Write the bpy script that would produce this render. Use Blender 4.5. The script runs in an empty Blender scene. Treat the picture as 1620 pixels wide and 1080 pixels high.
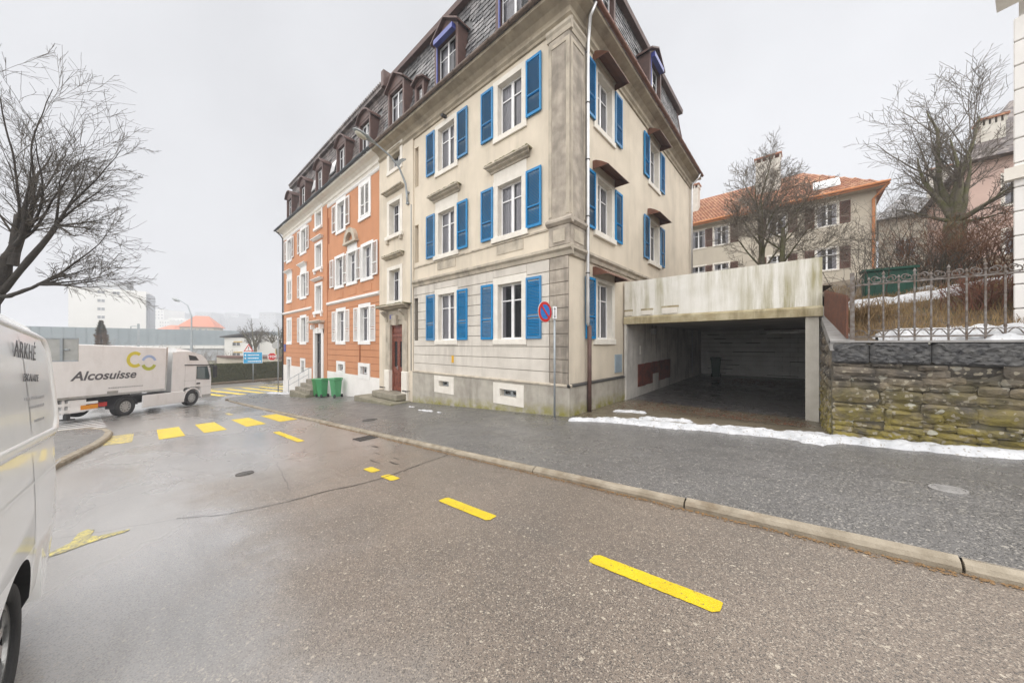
import bpy, math, random
from mathutils import Vector, Matrix, noise
R = math.radians
rnd = random.Random(7)
scene = bpy.context.scene

# ------------------------------------------------------------------ camera
# camera stands at the world origin, 1.7 m above the road; x runs up the street, y across it
cam_d = bpy.data.cameras.new('camera'); cam = bpy.data.objects.new('camera', cam_d)
scene.collection.objects.link(cam); scene.camera = cam
cam_d.sensor_width = 36; cam_d.lens = 516 / 1620 * 36; cam_d.shift_y = 5 / 1620
cam_d.clip_start = .05; cam_d.clip_end = 4000
cam.location = (0, 0, 0); cam.rotation_euler = (R(90), 0, R(41.71))

# ------------------------------------------------------------------ sky, sun, exposure (bright overcast)
SUN_EL, SUN_AZ = 70, 30
w = bpy.data.worlds.new('World'); scene.world = w; w.use_nodes = True
nt = w.node_tree; nt.nodes.clear()
out = nt.nodes.new('ShaderNodeOutputWorld'); bg = nt.nodes.new('ShaderNodeBackground')
sky = nt.nodes.new('ShaderNodeTexSky'); sky.sky_type = 'NISHITA'; sky.sun_disc = False
sky.sun_elevation = R(SUN_EL); sky.sun_rotation = R(180 - SUN_AZ); sky.air_density = 1; sky.dust_density = 4
hs = nt.nodes.new('ShaderNodeHueSaturation'); hs.inputs['Saturation'].default_value = .12
mx = nt.nodes.new('ShaderNodeMix'); mx.data_type = 'RGBA'
mx.inputs[0].default_value = .88
mx.inputs[7].default_value = (4.95, 5.0, 5.2, 1)
cn = nt.nodes.new('ShaderNodeTexNoise'); cn.inputs['Scale'].default_value = 1.6; cn.inputs['Detail'].default_value = 4
tcw = nt.nodes.new('ShaderNodeTexCoord'); nt.links.new(tcw.outputs['Generated'], cn.inputs['Vector'])
cm = nt.nodes.new('ShaderNodeMapRange'); cm.inputs[1].default_value = .3; cm.inputs[2].default_value = .7
cm.inputs[3].default_value = .87; cm.inputs[4].default_value = 1.06
nt.links.new(cn.outputs['Fac'], cm.inputs[0])
ml = nt.nodes.new('ShaderNodeMix'); ml.data_type = 'RGBA'; ml.blend_type = 'MULTIPLY'; ml.inputs[0].default_value = 1
nt.links.new(sky.outputs[0], hs.inputs['Color']); nt.links.new(hs.outputs[0], mx.inputs[6])
nt.links.new(mx.outputs[2], ml.inputs[6]); nt.links.new(cm.outputs[0], ml.inputs[7])
nt.links.new(ml.outputs[2], bg.inputs['Color']); bg.inputs['Strength'].default_value = .050
nt.links.new(bg.outputs[0], out.inputs[0])
sl = bpy.data.lights.new('sun', 'SUN'); sl.energy = 1.5; sl.angle = R(150); sl.color = (1, .97, .93)
so = bpy.data.objects.new('sun', sl); scene.collection.objects.link(so)
so.rotation_euler = (R(90 - SUN_EL), 0, R(SUN_AZ))
scene.view_settings.view_transform = 'Standard'; scene.view_settings.look = 'None'
scene.view_settings.gamma = 1; scene.view_settings.use_curve_mapping = False
scene.view_settings.exposure = 1.86
scene.render.engine = 'CYCLES'
cy = scene.cycles
cy.use_denoising = True; cy.max_bounces = 7; cy.diffuse_bounces = 5; cy.glossy_bounces = 3
cy.transmission_bounces = 4; cy.transparent_max_bounces = 12; cy.volume_bounces = 0; cy.caustics_reflective = False

# ------------------------------------------------------------------ materials
MATS = {}
def node(t, ty, **kw):
    n = t.nodes.new(ty)
    for k, v in kw.items():
        if k in n.inputs: n.inputs[k].default_value = v
        else: setattr(n, k, v)
    return n
def mat(name, c, rough=.7, c2=None, sc=3., stain=None, streak=0., metal=0., bump=0., bsc=60., spec=.5, rnd_obj=0., speck=None, moss=None, ssc=(1.3, 1.3, .18), coat=0, slo=.48, noise_lo=.35, noise_hi=.65, rvar=0.):
    """procedural surface: two-tone noise, optional vertical streak stains, speckle, low moss, bump"""
    m = bpy.data.materials.new(name); m.use_nodes = True; t = m.node_tree; L = t.links.new
    b = t.nodes['Principled BSDF']; b.inputs['Roughness'].default_value = rough; b.inputs['Metallic'].default_value = metal
    b.inputs['Specular IOR Level'].default_value = spec
    if coat: b.inputs['Coat Weight'].default_value = coat; b.inputs['Coat Roughness'].default_value = .06
    g = node(t, 'ShaderNodeNewGeometry'); pos = g.outputs['Position']
    col = None
    def mixc(fac, a, bb, mode='MIX'):
        x = node(t, 'ShaderNodeMix', data_type='RGBA', blend_type=mode)
        if isinstance(fac, float): x.inputs[0].default_value = fac
        else: L(fac, x.inputs[0])
        for i, v in ((6, a), (7, bb)):
            if isinstance(v, tuple): x.inputs[i].default_value = (*v, 1)
            else: L(v, x.inputs[i])
        return x.outputs[2]
    def ramp(src, lo, hi, a=0., bb=1.):
        r = node(t, 'ShaderNodeMapRange'); L(src, r.inputs[0])
        for i, v in zip((1, 2, 3, 4), (lo, hi, a, bb)): r.inputs[i].default_value = v
        return r.outputs[0]
    def nz(scale, detail=4, vec=None, r=.55):
        n = node(t, 'ShaderNodeTexNoise'); n.inputs['Scale'].default_value = scale
        n.inputs['Detail'].default_value = detail; n.inputs['Roughness'].default_value = r
        L(vec or pos, n.inputs['Vector']); return n.outputs['Fac']
    if c2 is None: c2 = tuple(x * .86 for x in c)
    n1 = nz(sc); col = mixc(ramp(n1, noise_lo, noise_hi), c, c2)
    if rnd_obj:
        oi = node(t, 'ShaderNodeObjectInfo')
        hv = node(t, 'ShaderNodeHueSaturation'); L(col, hv.inputs['Color'])
        L(ramp(oi.outputs['Random'], 0, 1, 1 - rnd_obj, 1 + rnd_obj), hv.inputs['Value'])
        L(ramp(oi.outputs['Random'], 0, 1, .8, 1.2), hv.inputs['Saturation']); col = hv.outputs[0]
    if stain:
        mp = node(t, 'ShaderNodeMapping'); mp.inputs['Scale'].default_value = ssc; L(pos, mp.inputs['Vector'])
        s = nz(1.6, 6, mp.outputs[0], .65); s2 = nz(.45, 3)
        ml_ = node(t, 'ShaderNodeMath', operation='MULTIPLY'); L(ramp(s, slo, slo + .24), ml_.inputs[0]); L(ramp(s2, .35, .65, .25, 1), ml_.inputs[1])
        m2 = node(t, 'ShaderNodeMath', operation='MULTIPLY'); L(ml_.outputs[0], m2.inputs[0]); m2.inputs[1].default_value = streak
        col = mixc(m2.outputs[0], col, stain)
    if moss:   # (colour, z_lo, z_hi, strength): growth thinning out with height, broken up by noise
        mc, zl, zh, ms = moss
        sp = node(t, 'ShaderNodeSeparateXYZ'); L(pos, sp.inputs[0])
        n3 = nz(3.2, 6, None, .7)
        if len(moss) == 4:
            slope = node(t, 'ShaderNodeMath', operation='MULTIPLY_ADD'); L(sp.outputs['X'], slope.inputs[0]); slope.inputs[1].default_value = -.07
            L(sp.outputs['Z'], slope.inputs[2]); zz = slope.outputs[0]
        h = ramp(zz, zl, zh, 1, 0); mu = node(t, 'ShaderNodeMath', operation='MULTIPLY'); L(h, mu.inputs[0]); L(ramp(n3, .35, .6), mu.inputs[1])
        mv = node(t, 'ShaderNodeMath', operation='MULTIPLY'); L(mu.outputs[0], mv.inputs[0]); mv.inputs[1].default_value = ms
        col = mixc(mv.outputs[0], col, mc)
    if speck:  # (scale, colour, amount)
        for (ss, scol, amt) in speck:
            v = node(t, 'ShaderNodeTexVoronoi'); v.inputs['Scale'].default_value = ss; L(pos, v.inputs['Vector'])
            sr = node(t, 'ShaderNodeSeparateColor'); L(v.outputs['Color'], sr.inputs[0])
            col = mixc(ramp(sr.outputs[0], 1 - amt, 1 - amt + .02, 0, .85), col, scol)
    L(col, b.inputs['Base Color'])
    if rvar: L(ramp(nz(sc * 2.3), .35, .65, rough - rvar, rough + rvar), b.inputs['Roughness'])
    if bump:
        bn = node(t, 'ShaderNodeBump'); bn.inputs['Strength'].default_value = bump; bn.inputs['Distance'].default_value = .02
        L(nz(bsc, 5), bn.inputs['Height']); L(bn.outputs[0], b.inputs['Normal'])
    MATS[name] = m; return m

def asphalt(name, base, base2, specks, wet, scale=190., patch=None):
    m = bpy.data.materials.new(name); m.use_nodes = True; t = m.node_tree; L = t.links.new
    b = t.nodes['Principled BSDF']; g = node(t, 'ShaderNodeNewGeometry'); pos = g.outputs['Position']
    def nz(s, d=4, r=.55, sv=None):
        n = node(t, 'ShaderNodeTexNoise'); n.inputs['Scale'].default_value = s; n.inputs['Detail'].default_value = d; n.inputs['Roughness'].default_value = r
        if sv:
            mp = node(t, 'ShaderNodeMapping'); mp.inputs['Scale'].default_value = sv; L(pos, mp.inputs[0]); L(mp.outputs[0], n.inputs[0])
        else: L(pos, n.inputs[0])
        return n.outputs['Fac']
    def rmp(src, lo, hi, a=0., bb=1.):
        r = node(t, 'ShaderNodeMapRange'); L(src, r.inputs[0])
        for i, v in zip((1, 2, 3, 4), (lo, hi, a, bb)): r.inputs[i].default_value = v
        return r.outputs[0]
    def mixc(f, a, c, mode='MIX'):
        x = node(t, 'ShaderNodeMix', data_type='RGBA', blend_type=mode)
        if isinstance(f, float): x.inputs[0].default_value = f
        else: L(f, x.inputs[0])
        for i, v in ((6, a), (7, c)):
            if isinstance(v, tuple): x.inputs[i].default_value = (*v, 1)
            else: L(v, x.inputs[i])
        return x.outputs[2]
    big = nz(.55, 5, .6); strk = nz(.9, 5, .6, (.35, 1.6, 1))
    col = mixc(rmp(big, .35, .65), base, base2)
    col = mixc(rmp(strk, .5, .72, 0, .45), col, tuple(x * .55 for x in base2))
    hts = []
    for (s, c, amt) in specks:
        v = node(t, 'ShaderNodeTexVoronoi'); v.inputs['Scale'].default_value = s; L(pos, v.inputs['Vector'])
        sr = node(t, 'ShaderNodeSeparateColor'); L(v.outputs['Color'], sr.inputs[0])
        col = mixc(rmp(sr.outputs[0], 1 - amt, 1 - amt + .02, 0, .8), col, c)
        hts.append(v.outputs['Distance'])
    L(col, b.inputs['Base Color'])
    wn = node(t, 'ShaderNodeMath', operation='ADD'); L(nz(.38, 4, .5, (.6, 1.1, 1)), wn.inputs[0]); L(nz(2.6, 5, .6), wn.inputs[1])
    L(rmp(wn.outputs[0], .8, 1.2, wet[0], wet[1]), b.inputs['Roughness'])
    b.inputs['Specular IOR Level'].default_value = wet[2]
    if len(wet) > 4: b.inputs['Coat Weight'].default_value = wet[4]; b.inputs['Coat Roughness'].default_value = wet[5]
    bn = node(t, 'ShaderNodeBump'); bn.inputs['Strength'].default_value = wet[3]; bn.inputs['Distance'].default_value = .01
    hm = node(t, 'ShaderNodeMath', operation='ADD'); L(nz(scale, 3, .7), hm.inputs[0]); L(hts[0], hm.inputs[1])
    L(hm.outputs[0], bn.inputs['Height']); L(bn.outputs[0], b.inputs['Normal'])
    MATS[name] = m; return m

def road_mat(name):
    m = bpy.data.materials.new(name); m.use_nodes = True; t = m.node_tree; L = t.links.new
    b = t.nodes['Principled BSDF']; g = node(t, 'ShaderNodeNewGeometry'); pos = g.outputs['Position']
    sp = node(t, 'ShaderNodeSeparateXYZ'); L(pos, sp.inputs[0])
    def nz(s, d=4, r=.55, sv=None):
        n = node(t, 'ShaderNodeTexNoise'); n.inputs['Scale'].default_value = s; n.inputs['Detail'].default_value = d; n.inputs['Roughness'].default_value = r
        if sv:
            mp = node(t, 'ShaderNodeMapping'); mp.inputs['Scale'].default_value = sv; L(pos, mp.inputs[0]); L(mp.outputs[0], n.inputs[0])
        else: L(pos, n.inputs[0])
        return n.outputs['Fac']
    def rmp(src, lo, hi, a=0., bb=1.):
        r = node(t, 'ShaderNodeMapRange', interpolation_type='SMOOTHSTEP'); L(src, r.inputs[0])
        for i, v in zip((1, 2, 3, 4), (lo, hi, a, bb)): r.inputs[i].default_value = v
        return r.outputs[0]
    def op(o, a, c):
        x = node(t, 'ShaderNodeMath', operation=o)
        for k, v in ((0, a), (1, c)):
            if isinstance(v, float): x.inputs[k].default_value = v
            else: L(v, x.inputs[k])
        return x.outputs[0]
    def mixc(f, a, c):
        x = node(t, 'ShaderNodeMix', data_type='RGBA')
        if isinstance(f, float): x.inputs[0].default_value = f
        else: L(f, x.inputs[0])
        for i, v in ((6, a), (7, c)):
            if isinstance(v, tuple): x.inputs[i].default_value = (*v, 1)
            else: L(v, x.inputs[i])
        return x.outputs[2]
    wob = op('MULTIPLY', op('SUBTRACT', nz(.8, 5, .65), .5), 2.6)
    wy = rmp(op('ADD', sp.outputs['Y'], wob), 1.7, -.1); wx = rmp(op('ADD', sp.outputs['X'], op('MULTIPLY', wob, 1.6)), -4.6, -8.5, 0, .75)
    wet = op('MAXIMUM', wy, wx)
    brown = mixc(rmp(nz(.6, 5, .6), .35, .65), (.175, .138, .108), (.13, .104, .083)); grey = mixc(rmp(nz(.5, 5, .6, (.5, 1.6, 1)), .35, .65), (.27, .258, .247), (.20, .19, .18))
    col = mixc(wet, brown, grey)  # paler where wet: worn grey, with sky sheen painted into the colour
    # tyre-dark bands and stains along the carriageway
    col = mixc(rmp(nz(1.0, 6, .65, (.22, 1.5, 1)), .52, .75, 0, .5), col, (.09, .08, .07))
    hts = []
    for (sc, c, amt, st) in ((125., (.36, .31, .25), .14, .8), (150., (.035, .03, .026), .25, .75), (62., (.44, .39, .31), .02, .85)):
        v = node(t, 'ShaderNodeTexVoronoi'); v.inputs['Scale'].default_value = sc; L(pos, v.inputs['Vector'])
        sr = node(t, 'ShaderNodeSeparateColor'); L(v.outputs['Color'], sr.inputs[0])
        col = mixc(op('MULTIPLY', rmp(sr.outputs[0], 1 - amt, 1 - amt + .02, 0, st), rmp(wet, 0., 1., 1., .45)), col, c); hts.append(v.outputs['Distance'])
    # fine cracks
    ck = node(t, 'ShaderNodeTexVoronoi', feature='DISTANCE_TO_EDGE'); ck.inputs['Scale'].default_value = .55
    wv = node(t, 'ShaderNodeMix', data_type='RGBA'); wv.inputs[0].default_value = .12; L(pos, wv.inputs[6]); n3 = node(t, 'ShaderNodeTexNoise'); n3.inputs['Scale'].default_value = 3.; n3.inputs['Detail'].default_value = 6; L(pos, n3.inputs[0]); L(n3.outputs['Color'], wv.inputs[7]); L(wv.outputs[2], ck.inputs['Vector'])
    crack = op('MULTIPLY', rmp(ck.outputs['Distance'], .0, .006, 1, 0), rmp(sp.outputs['X'], -4.8, -6.)); col = mixc(op('MULTIPLY', crack, .7), col, (.03, .027, .025))
    L(col, b.inputs['Base Color'])
    pud = rmp(nz(.42, 4, .55, (.5, 1.1, 1)), .42, .62)
    ro = op('ADD', rmp(wet, 0., 1., .50, .30), op('MULTIPLY', op('MULTIPLY', pud, -.14), rmp(wet, 0., 1., .8, 1.))); L(ro, b.inputs['Roughness'])
    b.inputs['Specular IOR Level'].default_value = .8
    L(rmp(wet, 0., 1., .25, 1.), b.inputs['Coat Weight']); L(op('ADD', op('MULTIPLY', pud, -.14), .32), b.inputs['Coat Roughness'])
    bn = node(t, 'ShaderNodeBump'); bn.inputs['Distance'].default_value = .01; L(rmp(wet, 0., 1., .26, .07), bn.inputs['Strength'])
    L(op('ADD', op('ADD', nz(150., 3, .7), hts[0]), op('MULTIPLY', crack, -1.5)), bn.inputs['Height']); L(bn.outputs[0], b.inputs['Normal'])
    MATS[name] = m; return m

def glass(name, tint=(.75, .8, .85), see=.55, dark=(.03, .035, .04)):
    m = bpy.data.materials.new(name); m.use_nodes = True; t = m.node_tree; L = t.links.new
    b = t.nodes['Principled BSDF']; b.inputs['Base Color'].default_value = (*dark, 1); b.inputs['Roughness'].default_value = .04
    b.inputs['Specular IOR Level'].default_value = .9
    tr = node(t, 'ShaderNodeBsdfTransparent'); tr.inputs[0].default_value = (*tint, 1)
    fr = node(t, 'ShaderNodeFresnel'); fr.inputs[0].default_value = 1.55
    mr = node(t, 'ShaderNodeMapRange'); L(fr.outputs[0], mr.inputs[0]); mr.inputs[1].default_value = 0; mr.inputs[2].default_value = .7
    mr.inputs[3].default_value = 1 - see; mr.inputs[4].default_value = 1
    x = node(t, 'ShaderNodeMixShader'); L(mr.outputs[0], x.inputs[0]); L(tr.outputs[0], x.inputs[1]); L(b.outputs[0], x.inputs[2])
    L(x.outputs[0], t.nodes['Material Output'].inputs[0]); MATS[name] = m; return m

mat('stucco', (.68, .60, .485), .9, (.60, .53, .425), 1.1, (.31, .275, .22), .5, bump=.25, bsc=140)
mat('stucco_low', (.65, .605, .54), .9, (.56, .52, .46), 1.6, (.27, .24, .205), .7, bump=.3, bsc=120)
mat('stucco_joint', (.30, .27, .23), .95)
mat('corner_stone', (.47, .41, .34), .9, (.27, .235, .195), 2.6, (.10, .09, .075), .95, bump=.5, bsc=70, ssc=(2.2, 2.2, .14))
mat('trim_stone', (.52, .46, .37), .9, (.38, .335, .27), 2.5, (.11, .095, .075), .9, bump=.35, bsc=60, ssc=(1.6, 1.6, .6))
mat('cornice_stone', (.42, .36, .27), .9, (.30, .255, .19), 2.2, (.10, .085, .065), .85, bump=.3, bsc=50, ssc=(1.2, 1.2, .5))
mat('white_stone', (.76, .72, .65), .85, (.69, .65, .58), 4, (.42, .37, .30), .35, bump=.2, bsc=90)
mat('plinth_stone', (.45, .42, .36), .9, (.34, .31, .265), 2.6, (.15, .135, .11), .8, bump=.5, bsc=45, moss=((.23, .21, .03), -1.52, -1.22, 1.), ssc=(1.8, 1.8, .4))
mat('moss_ledge', (.22, .19, .13), .95, (.12, .12, .04), 7, bump=.6, bsc=40)
mat('blue_paint', (.002, .205, .47), .5, (.003, .18, .41), 4, (.02, .20, .37), .3, spec=.4, rnd_obj=.1)
mat('white_paint', (.8, .79, .77), .45, (.74, .73, .71), 3)
mat('white_frame', (.82, .82, .82), .35)
mat('orange_stucco', (.53, .245, .125), .9, (.48, .22, .11), 1.0, (.36, .165, .09), .25, bump=.25, bsc=140)
mat('orange_joint', (.30, .10, .04), .95)
mat('white_render', (.78, .76, .73), .85, (.72, .70, .67), 1.5, (.5, .47, .42), .25, bump=.2, bsc=90)
mat('slate', (.16, .155, .155), .5, (.075, .072, .075), 5.5, rnd_obj=0, speck=[(3.3, (.26, .25, .25), .3), (3.9, (.05, .05, .055), .25)], bump=.3, bsc=50, spec=.5)
mat('brown_slate', (.14, .115, .105), .55, (.075, .06, .056), 5, speck=[(3.3, (.21, .18, .165), .3), (3.9, (.06, .045, .045), .25)], bump=.3, bsc=50)
mat('brown_wood', (.115, .060, .048), .6, (.075, .040, .033), 5, (.04, .025, .022), .5)
mat('brown_metal', (.21, .095, .06), .4, (.15, .07, .05), 4, metal=.4)
mat('gutter_brown', (.16, .115, .09), .35, (.10, .075, .06), 4, metal=.5)
mat('gutter_dark', (.045, .055, .065), .4, metal=.3)
mat('zinc', (.62, .62, .62), .3, (.5, .5, .5), 3, metal=.75)
mat('grey_metal', (.36, .39, .41), .45, (.30, .33, .35), 6, metal=.3)
mat('dark_metal', (.07, .07, .07), .5, metal=.3)
mat('rail_iron', (.20, .185, .175), .6, (.10, .07, .05), 18, metal=.3)
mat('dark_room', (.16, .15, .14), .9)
mat('curtain', (.84, .82, .84), .95, (.78, .77, .80), 4)
mat('door_wood', (.23, .065, .035), .4, (.13, .035, .022), 12, spec=.5)
mat('dark_door', (.06, .05, .045), .4)
mat('step_stone', (.27, .245, .195), .85, (.19, .17, .13), 4, bump=.4, bsc=40, moss=((.13, .13, .03), -1.9, -1.2, .7))
mat('parapet_white', (.80, .78, .73), .9, (.72, .70, .64), 2.2, (.30, .265, .13), 1., slo=.42, bump=.4, bsc=35, ssc=(2.6, 2.6, .22))
mat('lip_concrete', (.50, .44, .30), .9, (.34, .28, .16), 3, (.15, .12, .05), .95, slo=.44, bump=.4, bsc=40, ssc=(3, 3, .4))
mat('garage_wall', (.66, .63, .58), .9, (.46, .44, .41), 1.2, (.11, .10, .095), .9, bump=.4, bsc=30, ssc=(2.2, 2.2, .3))
mat('block_white', (.80, .80, .77), .9, (.68, .68, .65), 2, bump=.4, bsc=40)
mat('ceiling_concrete', (.52, .49, .44), .9, (.40, .38, .34), 1.2, bump=.2)
mat('rust_board', (.19, .045, .025), .8, (.09, .028, .02), 5, (.30, .22, .16), .45, bump=.3, bsc=30)
mat('rust_fence', (.17, .065, .035), .75, (.10, .045, .03), 9, bump=.2)
mat('pillar', (.62, .59, .53), .9, (.52, .49, .43), 3, (.3, .27, .2), .5, bump=.3)
mat('stone_dark', (.05, .05, .053), .8, (.11, .108, .105), 11, bump=1., bsc=20, spec=.4, speck=[(22, (.20, .19, .17), .02)])
mat('rubble', (.17, .142, .108), .9, (.062, .055, .046), 5, rnd_obj=.4, stain=(.05, .046, .04), streak=.9, ssc=(3, 3, 5), bump=1., bsc=22, moss=((.25, .20, .03), -1.4, -.55, .9), speck=[(15, (.46, .45, .38), .03), (26, (.28, .25, .19), .1)])
mat('mortar', (.16, .14, .11), .95, (.10, .09, .07), 5, bump=.6, bsc=30, moss=((.12, .11, .03), -1.4, -.6, .8))
mat('coping', (.30, .29, .28), .85, (.22, .21, .20), 5, bump=.4)
mat('kerb', (.33, .285, .22), .8, (.22, .185, .135), 6, (.12, .075, .035), .85, bump=.4, bsc=60, ssc=(2, 2, 2))
mat('snow', (.60, .605, .62), .6, (.43, .44, .455), 4, bump=1., bsc=16, spec=.3, speck=[(60, (.28, .25, .21), .05), (25, (.34, .32, .29), .03)])
mat('yellow_paint', (.76, .56, .006), .42, (.66, .475, .006), 5, (.36, .27, .05), .4, bump=.8, bsc=110, speck=[(95, (.26, .20, .05), .035), (50, (.18, .14, .06), .01)], ssc=(2, 2, 2))
mat('worn_yellow', (.62, .53, .14), .4, (.36, .32, .15), 9, bump=.5, bsc=120, speck=[(40, (.20, .185, .15), .22), (90, (.2, .185, .15), .2)])
mat('faded_yellow', (.68, .52, .08), .5, (.28, .24, .15), 5, speck=[(30, (.18, .17, .15), .3)])
mat('white_mark', (.75, .75, .74), .5)
mat('van_paint', (.80, .80, .79), .22, (.78, .78, .77), 2, coat=.6)
mat('van_glass', (.76, .77, .78), .22, (.70, .71, .72), 3, coat=.25)
mat('truck_white', (.82, .815, .81), .35, (.77, .765, .755), 1.5, (.45, .42, .38), .35, ssc=(1.5, 1.5, .5))
mat('black_plastic', (.02, .02, .022), .55)
mat('tyre', (.022, .022, .023), .8, bump=.2)
mat('rim', (.55, .55, .54), .28, (.45, .45, .44), 5, metal=.85)
mat('text_grey', (.11, .11, .12), .6)
mat('text_soft', (.42, .42, .43), .6)
mat('logo_yellow', (.72, .62, .06), .5); mat('logo_blue', (.40, .52, .78), .5); mat('logo_green', (.48, .52, .06), .5)
mat('orange_reflector', (.8, .3, .01), .4); mat('red_lens', (.6, .03, .02), .3)
mat('bin_green', (.045, .27, .10), .45, (.04, .24, .09), 5); mat('bin_green2', (.035, .22, .06), .45); mat('bin_light', (.075, .30, .13), .45)
mat('bin_dark', (.012, .055, .04), .5)
mat('sign_red', (.55, .02, .015), .4); mat('sign_blue', (.02, .17, .52), .4); mat('sign_white', (.8, .8, .8), .4)
mat('sign_cyan', (.02, .33, .62), .4); mat('sign_back', (.42, .42, .40), .45, (.36, .36, .34), 6, metal=.3); mat('sign_yellow', (.75, .42, .02), .5)
mat('plate_blue', (.06, .08, .33), .4)
mat('bark', (.055, .046, .038), .9, (.03, .026, .022), 9, bump=.8, bsc=30)
mat('bark_moss', (.15, .13, .10), .9, (.11, .11, .045), 5, bump=.8, bsc=30)
mat('twig', (.10, .085, .068), .9, (.07, .06, .048), 6)
mat('twig_old', (.16, .135, .11), .9, (.11, .095, .075), 6)
mat('twig_grey', (.21, .185, .155), .9, (.15, .13, .105), 6)
mat('twig_red', (.20, .105, .055), .9, (.13, .06, .035), 6)
mat('dry_grass', (.28, .19, .085), .95, (.16, .10, .05), 5)
mat('conifer', (.06, .065, .03), .9, (.22, .12, .05), .5)
mat('hedge', (.075, .085, .02), .9, (.04, .05, .012), 7, speck=[(16, (.12, .10, .03), .25)])
mat('soil', (.16, .115, .075), .95, (.10, .075, .05), 1.5, bump=.6, bsc=20, speck=[(12, (.07, .06, .03), .3)])
mat('grass_ground', (.12, .115, .06), .95, (.09, .08, .045), .6)
mat('tile_orange', (.37, .155, .075), .75, (.26, .105, .055), 3, speck=[(4, (.46, .25, .14), .25)])
mat('tile_edge', (.55, .21, .07), .7)
mat('house_cream', (.52, .47, .38), .9, (.47, .42, .34), 1, (.35, .31, .25), .3)
mat('house_brown', (.13, .06, .04), .7)
mat('house_pink', (.55, .40, .34), .9, (.50, .36, .31), 1)
mat('far_white', (.72, .71, .68), .9, (.68, .67, .64), .1)
mat('far_grey', (.40, .41, .42), .9, (.36, .37, .38), .05)
mat('far_band', (.27, .31, .33), .7, (.22, .26, .28), .15, ssc=(1, 1, 1))
mat('far_dark', (.10, .10, .10), .7)
mat('far_glass', (.16, .17, .19), .3)
mat('far_roof', (.52, .19, .11), .8)
mat('ochre', (.62, .42, .10), .8)
mat('container_green', (.010, .085, .055), .6, (.008, .06, .04), 3)
mat('leaf', (.20, .08, .04), .9, (.13, .05, .03), 9)
mat('grit', (.27, .16, .07), .9, (.16, .10, .05), 30)
mat('worn_iron', (.10, .095, .09), .6, (.06, .055, .05), 20, bump=.5)
mat('grate', (.07, .065, .06), .6, metal=.5)
mat('lamp_shell', (.30, .32, .32), .45, metal=.3); mat('lamp_glass', (.55, .52, .42), .3)
mat('electric_box', (.30, .37, .43), .6)
mat('asphalt_seal', (.05, .045, .04), .4)
glass('pane', (.95, .95, .97), .84); glass('cab_glass', (.5, .6, .58), .35, (.06, .09, .09)); glass('dark_pane', (.3, .32, .35), .25)
SP = [(85., (.36, .32, .265), .13), (120., (.03, .026, .024), .28), (60., (.50, .45, .36), .03)]
asphalt('road_asphalt', (.155, .132, .112), (.115, .10, .088), SP, (.2, .45, .8, .22, .5, .34))
road_mat('road_surface')
asphalt('road_worn', (.25, .243, .235), (.19, .183, .176), [(70., (.34, .33, .32), .12), (80., (.06, .056, .053), .16)], (.2, .42, 1., .08, .9, .26))
asphalt('pavement_asphalt', (.15, .143, .138), (.112, .107, .103), [(80., (.32, .30, .27), .12), (110., (.028, .028, .028), .25), (55., (.44, .41, .36), .02)], (.22, .5, .55, .22))
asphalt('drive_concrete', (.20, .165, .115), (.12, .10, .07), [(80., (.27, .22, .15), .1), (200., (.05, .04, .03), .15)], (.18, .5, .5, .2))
asphalt('garage_floor', (.13, .122, .118), (.075, .07, .07), [(60., (.12, .11, .10), .08), (200., (.03, .03, .03), .2)], (.16, .5, .6, .12))

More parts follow.
